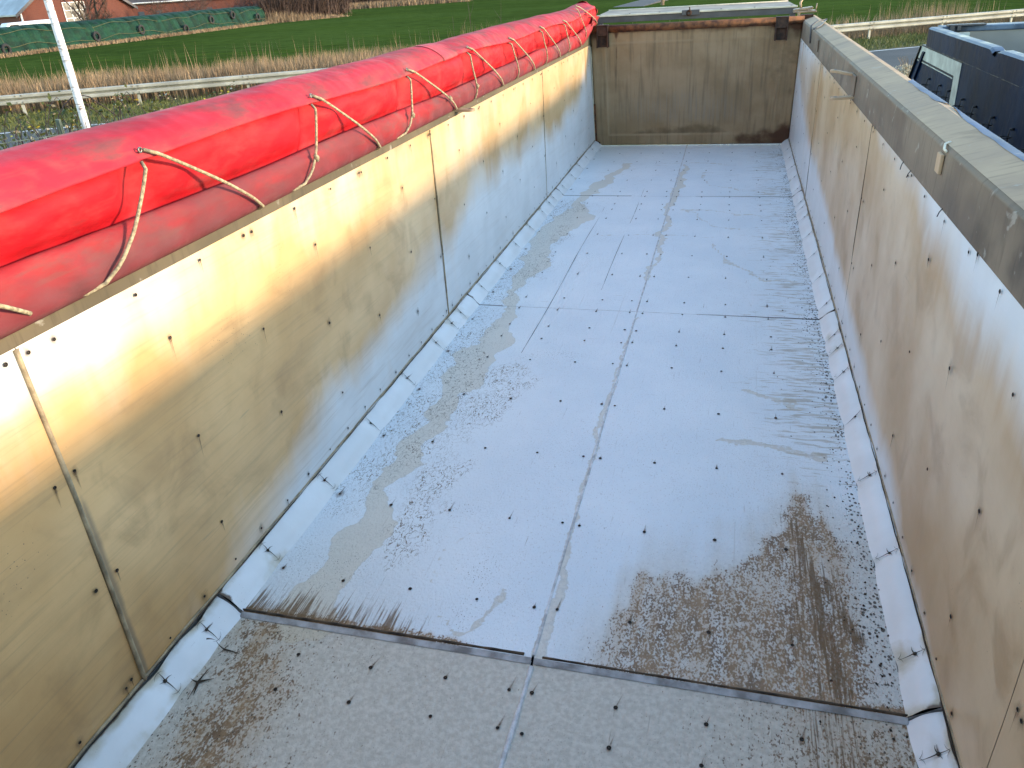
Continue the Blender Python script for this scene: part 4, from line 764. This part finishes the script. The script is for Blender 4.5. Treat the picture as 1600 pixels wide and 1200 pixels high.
# off-white stripe frame and its pinstripes
def patch(name, pts, mat, off=.004, th=.003, par=BT):
    n = len(pts); V = [(BX - off + .004, y, z) for y, z in pts] + [(BX - off - th + .004, y, z) for y, z in pts]
    return mesh(name, V, [tuple(range(n)), tuple(n + k for k in range(n))[::-1]] + [(k, (k + 1) % n, n + (k + 1) % n, n + k) for k in range(n)], mat, par)
ST = patch('stripe', [(by(.85) + .0 - .04, .850), (9.76, .850), (9.56, .05), (9.42, .05), (9.93, .05)][:2] + [(9.70, .05), (9.94, .05), (9.99, .70), (by(.70) - .05, .70)], M['stripe'])
patch('pinstripe', [(by(.865) - .05, .862), (9.75, .862), (9.74, .856), (by(.856) - .05, .856)], M['stripeline'], par=ST)
patch('pinstripe', [(by(.69) - .05, .692), (10.0, .692), (9.99, .684), (by(.684) - .05, .684)], M['stripeline'], par=ST)
patch('pinstripe', [(by(.68) - .05, .676), (10.03, .676), (10.02, .664), (by(.664) - .05, .664)], M['stripe'], par=ST)
mb = MB(); mb.obox((BX - .012, by(.35) - .30, .35), (.012, 0, 0), (0, .05, 0), (0, -.45, .45)); mb.build('corner_pillar', M['blue'], BT, bevel=.004)
mb = MB(); mb.obox((BX - .012, by(.35) - .03, .35), (.014, 0, 0), (0, .012, 0), (0, -.50, .50)); mb.build('corner_edge', M['black'], BT)
for y in (11.10, 10.49, 10.03, 9.40, 8.90, 8.27, 7.67, 7.10, 6.5, 5.9, 5.3):
    mb = MB(); c_ = (BX - .030, y, .475); mb.tube([(BX - .030, y - .004, .545), (BX - .034, y, .475), (BX - .030, y + .004, .405)], .005, 7)
    mb.lathe([(.038, -.004), (.046, -.004), (.046, .004), (.038, .004)], (BX - .052, y, .475), 'z', 18)
    mb.box((BX - .030, y - .008, .53), (BX + .003, y + .008, .55)); mb.box((BX - .030, y - .008, .40), (BX + .003, y + .008, .42)); mb.build('cord_hook', M['black'], BT, True)
for x in (BX + .8, BX + 1.7): mb = MB(); mb.box((x - .06, -2, -.75), (x + .06, 12, -.45)); mb.build('chassis_beam', M['chassis'], BT)
for y in (8.2, 9.5, 10.8):
    for side, x in ((-1, BX + .36), (1, BX + 2.14)): wheel(x, y, BT, side, .5)
# ================================================================== GUARDRAIL
GR = empty('guardrail', along(0, 0), 'pale galvanised double-wave guardrail running along the far side of the road', 'guardrail')
def gpos(s, n, z):
    s = float(s); n = float(n); p = G0 + DR * s + NR * n; return (p.x, p.y, GZ + z)
prof = [(0, .760), (-.06, .752), (-.085, .725), (-.085, .650), (-.055, .618), (.03, .602), (.03, .572), (-.055, .556), (-.085, .525), (-.085, .450), (-.06, .422), (0, .415)]
for s0 in np.arange(-56, 110, 4.0):
    V = []; 
    for s_ in (s0, s0 + 4.03): V += [gpos(s_, n_ - (.004 if s_ > s0 + 1 else 0), z_) for n_, z_ in prof] 
    k = len(prof); mesh('rail_beam', V, [(i, i + 1, k + i + 1, k + i) for i in range(k - 1)], M['galv'], GR, False).modifiers.new('t', 'SOLIDIFY').thickness = .006
    mb = MB(); 
    for dz in (.72, .685, .49, .45):
        mb.obox(gpos(s0 + .08, -.094, dz), DR * .018, NR * .012, (0, 0, .012)); mb.obox(gpos(s0 - .12, -.094, dz), DR * .018, NR * .012, (0, 0, .012))
    mb.build('rail_bolts', M['galvd'], GR, kind='stuff')
    mb = MB(); mb.obox(gpos(s0 + .0, .05, .34), DR * .05, NR * .03, (0, 0, .34)); mb.build('post', M['galv'] if True else M['galvd'], GR)
    mb = MB(); mb.obox(gpos(s0 + .0, .0, .58), DR * .06, NR * .03, (0, 0, .09)); mb.build('spacer', M['galvd'], GR)
# ================================================================== REEDS AND GRASS
def blades(name, spots, mat, label=None, cat=None, **kw):
    """spots: list of (x, y, h, w, lean)"""
    V = []; Fc = []; rg = random.Random(9)
    for x, y, h, w, ln in spots:
        a = rg.uniform(0, 6.28); dx, dy = math.cos(a) * w, math.sin(a) * w; lx, ly = rg.gauss(0, ln) * h, rg.gauss(0, ln) * h; b = len(V)
        V += [(x - dx, y - dy, GZ - .02), (x + dx, y + dy, GZ - .02), (x - dx * .7 + lx * .4, y - dy * .7 + ly * .4, GZ + h * .6), (x + dx * .7 + lx * .4, y + dy * .7 + ly * .4, GZ + h * .6), (x + lx, y + ly, GZ + h)]
        Fc += [(b, b + 1, b + 3, b + 2), (b + 2, b + 3, b + 4)]
    return mesh(name, V, Fc, mat, kind='stuff', **kw)
rg = random.Random(21); sp = []; sg_ = []; tall = []
for i in range(52000):
    s_ = rg.uniform(-40, 40); den = 1.0 if s_ < 12 else max(.10, 1 - (s_ - 12) / 14)
    if rg.random() > den: continue
    n_ = 1.1 + 4.6 * rg.random(); p = gpos(s_, n_, 0); clump = vnoise(s_ * .9, n_ * .9, 5)
    sp.append((p[0], p[1], (.45 + .55 * rg.random() + .35 * clump) * (1 if s_ < 12 else .75), .012 + .012 * rg.random(), .16))
for i in range(1500):
    s_ = rg.choice([rg.uniform(-40, 90), rg.gauss(39, 1.2), rg.gauss(16, 1.5), rg.uniform(-20, 20)]); n_ = rg.uniform(1.5, 6.5); p = gpos(s_, n_, 0); sp.append((p[0], p[1], rg.uniform(1.1, 1.9) * (1 if s_ < 25 else .75), .010, .06))
for i in range(15000):
    s_ = rg.uniform(22, 75); n_ = .2 + 3.0 * rg.random() ** 1.4; p = gpos(s_, n_, 0); sp.append((p[0], p[1], rg.uniform(.15, .62), .014, .25))
blades('dry_reeds', sp, M['reed'], label='pale dry reeds and tall grass in a band behind the guardrail', cat='reeds')
for i in range(42000):
    s_ = rg.uniform(-35, 75); n_ = rg.uniform(-4.0, .6); p = gpos(s_, n_, 0); sg_.append((p[0], p[1], rg.uniform(.05, .20) * (.6 + .9 * vnoise(s_ * .7, n_ * .8, 3)), .014, .45))
blades('verge_grass', sg_, M['grass'], label='short tufted grass on the verge between road and guardrail', cat='grass')
sp = []
for i in range(9000):
    y = rg.uniform(48, 112); x = -61.4 - (y - 59) * .035 + abs(rg.gauss(0, .5)); sp.append((x, y, rg.uniform(.1, .4), .03, .3))
for i in range(7000):
    t = rg.random(); x = -63.5 + 5.2 * t + rg.gauss(0, .8); y = 108.5 + 10.5 * t + rg.gauss(0, 1.0); sp.append((x, y, (rg.uniform(.3, 1.0) + .8 * (rg.random() < .1)) * (1.05 - t * .8), .03, .22))
for i in range(5000):
    t = rg.random(); x = -80 + 24 * t + rg.gauss(0, .8); y = 164 + 12 * t + rg.gauss(0, 1.5); sp.append((x, y, rg.uniform(.4, 1.4), .06, .15))
blades('field_edge_grass', sp, M['reed'], label='straw-coloured dry grass along the far field edge below the hedge', cat='dry grass')
# ================================================================== NET-COVERED BALE STACK WITH TYRES
BS = empty('bale_stack', (-63.5, 80, GZ), 'long bale stack under a dark green net at the far field edge', 'bale stack')
ys = np.arange(46, 108.6, .25); P = [(-61.45, GZ), (-61.9, GZ + .8), (-62.3, GZ + 1.75), (-62.9, GZ + 2.18), (-64, GZ + 2.3), (-65.6, GZ + 2.1), (-66.2, GZ + 1.0), (-66.5, GZ)]; n = 20; V = []
for y in ys:
    s_ = catmull(P, n); k = y / 1.45; ph = k - math.floor(k); cr = math.exp(-((ph - .5) / .09) ** 2) * (.7 + 1.3 * vnoise(math.floor(k), 3, 2)); s_ = s_ + np.c_[-.20 * cr * 1.6 * np.ones(n) * (s_[:, 0] > -63), -.10 * cr * np.ones(n) * (s_[:, 1] > GZ + 1.5)]
    s_[:, 0] -= (y - 59) * .040 - .18 * (fbm(np.full(n, y * .8), s_[:, 1] * 1.2, 8) - .5); s_[:, 1] = np.where(s_[:, 1] > GZ + .2, s_[:, 1] + .22 * (fbm(np.full(n, y * .3), np.zeros(n), 4) - .5), s_[:, 1])
    V.append(np.c_[s_[:, 0], np.full(n, y), s_[:, 1]])
K = len(ys); mesh('net_cover', np.concatenate(V), [(i * n + k, i * n + k + 1, (i + 1) * n + k + 1, (i + 1) * n + k) for i in range(K - 1) for k in range(n - 1)] + [tuple(range(n)), tuple((K - 1) * n + k for k in range(n))[::-1]], M['net'], BS, True)
def sx(y, z): return float(np.interp(z, [GZ, GZ + .8, GZ + 1.75, GZ + 2.18], [-61.45, -61.9, -62.3, -62.9])) - (y - 59) * .040
for z0, a_ in ((GZ + .62, .16), (GZ + 1.78, .14)):
    mb = MB(); mb.tube([(sx(y, z0) + .12, y, z0 + a_ * math.sin(y * .42) + .1 * math.sin(y * 1.1)) for y in np.arange(47, 108.4, .6)], .026, 5); mb.build('tie_rope', M['ropey'], BS, True)
tl = ['leftmost tyre hanging on the green net, partly at the photo edge', 'worn tyre on the green net just right of the white pole', 'third tyre from the left on the green net', 'fourth tyre from the left, low on the green net', 'fifth tyre from the left on the green net', 'sixth tyre, high up near the right end of the green net', 'last tyre at the right end of the green net']
for (y, z), lb in zip([(60.5, -.96), (72.55, -.74), (80.0, -.56), (88.0, -1.0), (94.3, -.33), (99.7, -.02), (105.7, -.58)], tl):
    mb = MB(); x = sx(y, z) + .22; R = .50
    mb.lathe([(R * .55, -.09), (R * .88, -.11), (R, -.06), (R, .06), (R * .88, .11), (R * .55, .09)], (x, y, z), 'x', 22); o = mb.build('tyre', M['tyre'], None, True, label=lb, cat='tyre', group='tyres hanging on the green net')
    mb = MB(); mb.tube([(x + .06, y, z + R * .55), (x - .1, y - .1, z + 1.0)], .02, 5); mb.build('hanger_rope', M['ropey'], o)
# ================================================================== BUILDINGS
def quadwall(name, a, b, z0, z1, mat, par, apex=None):
    a, b = Vector(a), Vector(b); L = (b - a).length; V = [(a.x, a.y, z0), (b.x, b.y, z0), (b.x, b.y, z1), (a.x, a.y, z1)]; uv = [(0, 0), (L, 0), (L, z1 - z0), (0, z1 - z0)]
    if apex: m_ = (a + b) / 2; V.insert(3, (m_.x, m_.y, apex)); uv.insert(3, (L / 2, apex - z0))
    o = mesh(name, V, [tuple(range(len(V)))], mat, par); u = o.data.uv_layers.new(name='UVMap')
    for i, q in enumerate(uv): u.data[i].uv = q
    return o
def building(name, label, A, d1, L1, d2, L2, zw, za, rm, wins, cat='house'):
    """A corner, d1 along the front (gable end if za on front), d2 depth"""
    A = Vector((A[0], A[1], 0)); d1 = Vector((*d1, 0)).normalized(); d2 = Vector((*d2, 0)).normalized(); B = A + d1 * L1; C_ = B + d2 * L2; D = A + d2 * L2
    E = empty(name, ((A + C_).x / 2, (A + C_).y / 2, GZ), label, cat)
    quadwall('wall', A, B, GZ, zw, M['brick'], E, za); quadwall('wall', B, C_, GZ, zw, M['brick'], E); quadwall('wall', C_, D, GZ, zw, M['brick'], E, za); quadwall('wall', D, A, GZ, zw, M['brick'], E)
    m1 = (A + B) / 2; o = -d2 * .4; e2 = d2 * .4; slope = (za - zw) / (L1 / 2)
    for P0, sg in ((A, -1), (B, 1)):
        q = P0 + d1 * sg * .45; zq = zw - .45 * slope + .12; Vt = [(q + o), (m1 + o), (m1 + d2 * L2 + e2), (q + d2 * L2 + e2)]; zz = [zq, za + .12, za + .12, zq]
        V = [(p.x, p.y, z) for p, z in zip(Vt, zz)] + [(p.x, p.y, z - .16) for p, z in zip(Vt, zz)]
        rf = mesh('roof', V, [(0, 1, 2, 3), (4, 7, 6, 5), (0, 4, 5, 1), (1, 5, 6, 2), (2, 6, 7, 3), (3, 7, 4, 0)], M[rm], E)
        V = [(p.x, p.y, z) for p, z in ((q + o * 1.05, zq + .02), (m1 + o * 1.05, za + .14), (m1 + o * 1.05, za - .22), (q + o * 1.05, zq - .34))] ; mb = MB(); mb.add(V + [tuple(Vector(v) - d2 * .05) for v in V], [(0, 1, 2, 3), (4, 7, 6, 5), (0, 4, 5, 1), (1, 5, 6, 2), (2, 6, 7, 3), (3, 7, 4, 0)]); mb.build('barge_board', M['navy'], rf)
    for (fc, s_, z_, w_, h_, nx, nz) in wins:
        base, d, nrm = {'f': (A, d1, -d2), 'l': (A, d2, -d1), 'r': (B, d2, d1)}[fc]; c = base + d * s_ + nrm * .03
        mb = MB(); mb.obox((c.x, c.y, z_), d * w_ / 2, nrm * .02, (0, 0, h_ / 2)); wn_ = mb.build('window', M['glass'], E)
        mb = MB(); cc = c + nrm * .035
        for i in range(nx + 1): p = cc + d * (-w_ / 2 + w_ * i / nx); mb.obox((p.x, p.y, z_), d * .045, nrm * .02, (0, 0, h_ / 2 + .04))
        for i in range(nz + 1): mb.obox((cc.x, cc.y, z_ - h_ / 2 + h_ * i / nz), d * (w_ / 2 + .04), nrm * .024, (0, 0, .045))
        mb.build('frame', M['whitepaint'], wn_)
    return E, A, d1, d2
H, A_, d1_, d2_ = building('brick_house', 'red brick gabled house with grey roof behind the left end of the green net', (-78.6, 80.2), (.36, .93), 14, (-.93, .36), 14, 1.85, 6.6, 'roofgrey', [('f', 6.6, .9, 2.6, 3.4, 3, 4), ('l', 4.5, 0, 1.6, 1.2, 2, 2), ('f', 2.0, -.2, 1.4, 1.4, 2, 2)])
p_ = A_ - d2_ * .12 + d1_ * .25; mb = MB(); mb.tube([(p_.x, p_.y, GZ), (p_.x, p_.y, 1.75)], .11, 8); mb.build('downpipe', M['whitepaint'], H)
B2, A2, e1, e2_ = building('brick_barn', 'long low red brick barn with dark roof beyond the bare shrubs', (-101.0, 110.0), (-.62, .78), 13, (.78, .62), 32, 2.2, 6.0, 'roofdark', [('r', s_, .1, .9, 1.5, 1, 2) for s_ in ()] + [('l', s_, -.1, .8, 1.3, 1, 2) for s_ in ()] + [('r', 5, 0, 1, 1, 1, 1)], cat='barn')
# windows and a white gutter on the long side that faces the trailer
q0 = A2; dd_ = e2_; nn_ = -e1
for k, s_ in enumerate((7, 9.6, 12.2, 14.8, 20, 22.6, 27, 30)):
    c = q0 + dd_ * s_ + nn_ * .03; mb = MB(); mb.obox((c.x, c.y, .1), dd_ * .45, nn_ * .03, (0, 0, .75)); mb.build('window', M['glass'], B2)
a = q0 + nn_ * .5 - dd_ * .3; b = q0 + nn_ * .5 + dd_ * 32.3; mb = MB(); mb.tube([(a.x, a.y, 2.08), (b.x, b.y, 2.08)], .08, 6); mb.build('gutter', M['whitepaint'], B2)
building('farmhouse', 'distant brick farmhouse with white window frames glimpsed above the brown hedge', (-113, 196), (.95, .3), 16, (-.3, .95), 9, 2.0, 6.5, 'roofdark', [('f', s_, .9, 1.5, 1.8, 2, 2) for s_ in (2.5, 5.5, 9, 12.5)])
# white van partly hidden behind the net
VN = empty('van', (-72.8, 74.5, GZ), 'white van whose roof shows above the green net in front of the brick house', 'van')
vd = Vector((.45, .89, 0)); vs = Vector((vd.y, -vd.x, 0)); vc = Vector((-72.8, 74.5, 0)); prof = [(-2.8, .45), (-2.8, 1.25), (-2.3, 1.5), (-1.7, 2.45), (2.7, 2.55), (2.85, 2.3), (2.85, .45)]
V = [tuple(vc + vd * a + vs * s_ * .95 + Vector((0, 0, GZ + z))) for s_ in (-1, 1) for a, z in prof]; k = len(prof)
mesh('body', V, [tuple(range(k))[::-1], tuple(k + i for i in range(k))] + [(i, (i + 1) % k, k + (i + 1) % k, k + i) for i in range(k)], M['whitepaint'], VN).modifiers.new('b', 'BEVEL').width = .06
for s_ in (-1, 1):
    c = vc + vs * s_ * .96; V = [tuple(c + vd * a + Vector((0, 0, GZ + z))) for a, z in ((-1.95, 1.5), (-1.5, 2.25), (-.7, 2.28), (-.7, 1.5))]; V += [tuple(Vector(v) + vs * s_ * .01) for v in V]; mesh('side_window', V, [(0, 1, 2, 3), (4, 5, 6, 7)], M['carblue'], VN)
    for a in (-1.8, 1.8):
        c = vc + vd * a + vs * s_ * .8; mb = MB(); mb.tube([c + vs * s_ * -.1 + Vector((0, 0, GZ + .34)), c + vs * s_ * .12 + Vector((0, 0, GZ + .34))], .33, 18); mb.build('wheel', M['tyre'], VN)
# ================================================================== TREES, SHRUBS, HEDGES
def bare_tree(name, loc, h, spread, mat, label, cat, seed, trunks=1, dens=1.0, tr=.12, group=None, tmat='trunk', twig=.02):
    rg = random.Random(seed); E = empty(name, loc, label, cat, group); tm = MB(); cr = MB(); base = Vector(loc)
    def br(p, d, L, r, lv, mb_):
        n = 4; pts = [p]; q = p; dd = d
        for i in range(n): dd = (dd + Vector((rg.gauss(0, .12), rg.gauss(0, .12), rg.gauss(.03, .08)))).normalized(); q = q + dd * L / n; pts.append(q)
        mb_.tube(pts, [r * (1 - .6 * i / n) for i in range(n + 1)], 5 if lv < 2 else 3, cap=False)
        if lv >= 4: return
        for j in range(int((4 if lv < 2 else 5) * dens + rg.random())):
            k = rg.randint(1, n); a = rg.uniform(0, 6.28); sp = .5 + .3 * rg.random(); nd = (dd * (1 - sp * .5) + Vector((math.cos(a), math.sin(a), .25)) * sp * spread).normalized(); br(pts[k], nd, L * rg.uniform(.45, .7), max(r * .45, twig * .35), lv + 1, cr)
    for t in range(trunks):
        a = rg.uniform(0, 6.28); br(base + Vector((math.cos(a), math.sin(a), 0)) * .25 * (trunks > 1) * trunks * .3, Vector((math.cos(a) * .15 * trunks ** .5, math.sin(a) * .15 * trunks ** .5, 1)).normalized(), h * .5, tr, 0 if trunks < 4 else 1, tm)
    tm.build('trunk', M[tmat], E, True); cr.build('crown', M[mat], E, True); return E
bare_tree('bare_tree', (-68.8, 80.0, GZ), 9.5, 1.0, 'twig', 'large bare tree in front of the red brick house behind the green net', 'tree', 4, trunks=3, dens=1.15, tr=.20, twig=.035)
ordn = ['leftmost', 'second from left', 'third from left', 'fourth from left', 'fifth from left', 'middle right', 'third from right', 'second from right', 'rightmost']
k = 0
for (x, y, h) in [(-74, 88, 4.6), (-70, 92, 5.0), (-71.5, 97, 4.6), (-70, 101, 5.5), (-71, 106, 4.8), (-69.5, 111, 5.2), (-72, 115, 5.0), (-69, 119, 5.5), (-71, 125, 5.0)]:
    bare_tree('bare_shrub', (x, y, GZ), h, 1.1, 'redtwig' if k % 2 == 0 else 'twig', '%s leafless %s shrub of the row behind the green net' % (ordn[k], 'reddish' if k % 2 == 0 else 'brown'), 'shrub', 30 + k, trunks=6, dens=1.0, tr=.06, group='leafless shrubs behind the green net', tmat='redtwig', twig=.035); k += 1
def hedge(name, pts, w, h, mat, label, cat, seed, n, wd=.03, leafy=None, lean=.22, group=None):
    rg = random.Random(seed); E = empty(name, (pts[0][0], pts[0][1], GZ), label, cat, group); mb = MB(); V = []; Fc = []
    for i in range(n):
        t = rg.random() * (len(pts) - 1); a = int(t); f = t - a; x = pts[a][0] * (1 - f) + pts[a + 1][0] * f + rg.gauss(0, w * .4); y = pts[a][1] * (1 - f) + pts[a + 1][1] * f + rg.gauss(0, w * .4)
        hh = h * (.75 + .35 * float(vnoise(x * .6, y * .6, seed))) * rg.uniform(.6, 1.05); p = Vector((x, y, GZ)); d = Vector((rg.gauss(0, lean), rg.gauss(0, lean), 1))
        b = len(V); an = rg.uniform(0, 3.14); s_ = Vector((math.cos(an), math.sin(an), 0)) * wd; q = p + d * hh * .5; e = q + (d + Vector((rg.gauss(0, .3), rg.gauss(0, .3), 0))) * hh * .5
        z0 = rg.uniform(0, .6) * hh * .5; p = p + d * z0
        V += [p - s_, p + s_, q + s_ * .8, q - s_ * .8, e]; Fc += [(b, b + 1, b + 2, b + 3), (b + 3, b + 2, b + 4)]
        for _ in range(3):
            b = len(V); p2 = q + (e - q) * rg.random(); e2 = p2 + Vector((rg.gauss(0, .35), rg.gauss(0, .35), rg.uniform(.1, .5))); V += [p2 - s_ * .5, p2 + s_ * .5, e2]; Fc.append((b, b + 1, b + 2))
    mesh('stems', [tuple(v) for v in V], Fc, M[mat], E, kind=None); return E
hedge('hedge', [(-65.5, 111), (-63.5, 116), (-61.5, 121), (-62, 127), (-66, 132)], 2.4, 4.6, 'twig', 'dense brown leafless hedge beside the right end of the green net', 'hedge', 5, 6500, .035)
hedge('hedge', [(-84, 168), (-74, 172), (-64, 176), (-58, 180)], 3, 5.0, 'twig', 'far brown hedge line at the top of the green field', 'hedge', 6, 5000, .05)
hedge('hedge', [(-100, 158), (-92, 162), (-85, 166)], 4, 6.0, 'ever', 'dark evergreen thicket between the brown hedges', 'hedge', 7, 3500, .08)
for k, (x, y) in enumerate([(-112, 120), (-98, 160), (-80, 185)]):
    bare_tree('bare_tree', (x, y, GZ), 11, 1.0, 'twig', ['tall leafless tree on the skyline behind the barn', 'tall leafless tree beyond the brown hedge by the net', 'tall leafless tree above the far field hedge'][k], 'tree', 60 + k, trunks=1, dens=.95, tr=.22, group='leafless trees on the skyline', twig=.06)
# thin saplings beyond the tarpaulin
sl_ = ['leftmost of three thin bare saplings rising behind the red tarpaulin', 'middle one of three thin bare saplings behind the red tarpaulin', 'rightmost of three thin bare saplings behind the red tarpaulin']
for k, (x, y, h, lx) in enumerate([(-4.30, 14.35, 2.9, -.10), (-3.95, 14.4, 3.3, -.18), (-3.58, 14.5, 3.1, .04)]):
    rg = random.Random(k + 80); E = empty('bare_sapling', (x, y, GZ), sl_[k], 'sapling', 'bare saplings'); mb = MB(); pts = [(x + lx * t * t + .02 * math.sin(t * 7), y, GZ + h * t) for t in np.linspace(0, 1, 9)]; mb.tube(pts, [.007 * (1 - .8 * i / 8) for i in range(9)], 5); mb.build('stem', M['twig'], E, True)
    mb = MB()
    for j in range(9): t = rg.uniform(.45, .95); p = Vector((x + lx * t * t, y, GZ + h * t)); e = p + Vector((rg.gauss(0, .12), rg.gauss(0, .12), rg.uniform(.15, .4))); mb.tube([p, (p + e) / 2 + Vector((.01, 0, -.02)), e], [.003, .002, .001], 4)
    mb.build('side_shoots', M['twig'], E, True)
# ================================================================== WHITE POLE, WIRE FENCE, BRAMBLES
mb = MB(); zz = np.linspace(GZ, 4.2, 40); mb.tube([(-8.37 + .012 * math.sin(z * 1.7), 9.53, z) for z in zz], [.054 - .003 * (z + 1.5) / 2 + .0025 * vnoise(z * 5, 0, 3) for z in zz], 14)
mb.build('white_pole', M['pole'], None, True, label='slim white birch-like pole standing upright beyond the left tarpaulin', cat='pole')
FE = empty('wire_fence', (-8.3, 8.9, GZ), 'low green-grey wire mesh fence behind the near end of the tarpaulin', 'fence')
f0 = Vector((-9.6, 6.9, 0)); fd = Vector((.53, .85, 0)).normalized(); Lf = 15.0; ztop = .53
mb = MB()
for i in range(int(Lf / .05)): p = f0 + fd * i * .05; mb.tube([(p.x, p.y, GZ + .05), (p.x, p.y, ztop - .02)], .0042, 4, cap=False)
mb.build('upright_wires', M['wire'], FE, kind='stuff')
for z in np.arange(GZ + .1, ztop, .2): mb = MB(); e = f0 + fd * Lf; mb.tube([(f0.x, f0.y, z), (e.x, e.y, z)], .006, 5); mb.build('cross_wire', M['wire'], FE)
for s_ in np.arange(0, Lf + .1, 2.5): p = f0 + fd * s_ - Vector((.04, 0, 0)); mb = MB(); mb.box((p.x - .03, p.y - .02, GZ), (p.x + .03, p.y + .02, ztop + .06)); mb.build('post', M['wire'], FE)
def bramble(loc, seed, label, tall, n=16, R=1.0):
    rg = random.Random(seed); E = empty('bramble_bush', loc, label, 'bramble', None); mb = MB(); V = []; Fc = []; mi = []; base = Vector(loc)
    for i in range(n):
        a = rg.uniform(0, 6.28); L = R * rg.uniform(.5, 1.2); h = tall * rg.uniform(.5, 1.0); pts = []
        s0 = base + Vector((rg.gauss(0, R * .5), rg.gauss(0, R * .5), 0))
        for t in np.linspace(0, 1, 9): pts.append(s0 + Vector((math.cos(a) * L * t, math.sin(a) * L * t, h * math.sin(t * 2.5) / .97 if t < .63 else h * (math.sin(t * 2.5)))))
        mb.tube(pts, .006, 4)
        for _ in range(34):
            p = pts[rg.randint(2, 8)] + Vector((rg.gauss(0, .06), rg.gauss(0, .06), rg.gauss(0, .05))); s_ = rg.uniform(.022, .052); d = Vector((rg.gauss(0, 1), rg.gauss(0, 1), rg.gauss(0, .6))).normalized(); w = d.orthogonal().normalized(); b = len(V)
            V += [p - d * s_, p + w * s_ * .6, p + d * s_, p - w * s_ * .6]; Fc.append((b, b + 1, b + 2, b + 3)); q = rg.random(); mi.append(2 if q > .955 else (1 if q > .88 else 0))
    mb.build('canes', M['cane'], E, True); mesh('leaves', [tuple(v) for v in V], Fc, [M['bramble'], M['paleleaf'], M['yellow']], E, mi=mi)
bramble((-9.3, 9.1, GZ), 1, 'tangled bramble bush by the wire fence left of the white pole', 2.35, 34, 1.0)
bramble((-9.3, 10.7, GZ), 2, 'leafy bramble bush with yellow leaves right of the white pole', 2.15, 34, 1.0)
bramble((-8.9, 12.6, GZ), 3, 'bramble bush behind the tarpaulin further from the pole', 1.9, 26, 1.1)
bramble((-10.2, 8.0, GZ), 4, 'low bramble bush at the left photo edge', 2.2, 28, 1.0)
E = empty('arching_cane', (-8.98, 9.6, GZ), 'single dark bramble cane arching past the white pole', 'bramble cane'); mb = MB()
mb.tube([(-9.0, 9.6, GZ), (-9.02, 9.6, -.4), (-8.98, 9.64, .34), (-8.93, 9.69, .55), (-8.85, 9.76, .67), (-8.76, 9.85, .765), (-8.68, 9.93, .79), (-8.59, 10.01, .75), (-8.54, 10.05, .68), (-8.46, 10.12, .58), (-8.38, 10.2, .45)], .0075, 6); mb.build('cane', M['cane'], E, True)
hp = (-13.7, 20.6, GZ); bramble(hp, 9, 'bramble shoots hanging over the guardrail', 1.3, 18, 1.3)
# dark bracket at the left photo edge, part of the trailer's tarpaulin gear
mb = MB(); mb.obox((-2.06, 2.12, 1.45), (.018, 0, 0), (0, .018, 0), (0.0, 0, .11)); mb.box((-2.10, 2.08, GZ), (-2.02, 2.16, 1.35)); mb.build('dark_post', M['black'], None, label='black post end poking up at the left photo edge behind the tarpaulin', cat='post')
# far dark apron and wooden post across the field
mb = MB(); mb.add([(-13.5, 99, GZ - .005), (-9.8, 97, GZ - .005), (-8.3, 113, GZ + .25), (-11.5, 116, GZ + .25), (-13.5, 99, GZ - .3), (-9.8, 97, GZ - .3), (-8.3, 113, GZ - .3), (-11.5, 116, GZ - .3)], [(0, 1, 2, 3), (0, 4, 5, 1), (1, 5, 6, 2), (2, 6, 7, 3), (3, 7, 4, 0)]); mb.build('dark_track', M['dirtpile'], kind='structure')
mb = MB(); mb.tube([(-7.7, 97.0, GZ), (-7.7, 97.0, .25)], .2, 8); mb.build('wooden_post', M['wood'], None, label='lone wooden post in the field beyond the rear beam', cat='post')
# pale dry bush by the road beyond the right rail
rg = random.Random(4); E = empty('dry_bush', (5.75, 28.1, GZ), 'small frothy white dry bush at the road side beyond the right rail', 'bush'); V = []; Fc = []
for i in range(900):
    a = rg.uniform(0, 6.28); r = abs(rg.gauss(0, .22)); p = Vector((5.62 + r * math.cos(a), 28.1 + r * math.sin(a), GZ + rg.uniform(0, .42) * max(.1, 1 - r * .7))); s_ = rg.uniform(.015, .04); d = Vector((rg.gauss(0, 1), rg.gauss(0, 1), rg.gauss(0, 1))).normalized(); w = d.orthogonal().normalized(); b = len(V); V += [p - d * s_, p + w * s_ * .5, p + d * s_, p - w * s_ * .5]; Fc.append((b, b + 1, b + 2, b + 3))
mesh('seed_heads', [tuple(v) for v in V], Fc, M['paleleaf'], E)
mb = MB()
for i in range(30): a = rg.uniform(0, 6.28); mb.tube([(5.75, 28.1, GZ), (5.75 + .4 * math.cos(a), 28.1 + .4 * math.sin(a), GZ + .6)], .006, 3)
mb.build('stems', M['reed'], E)
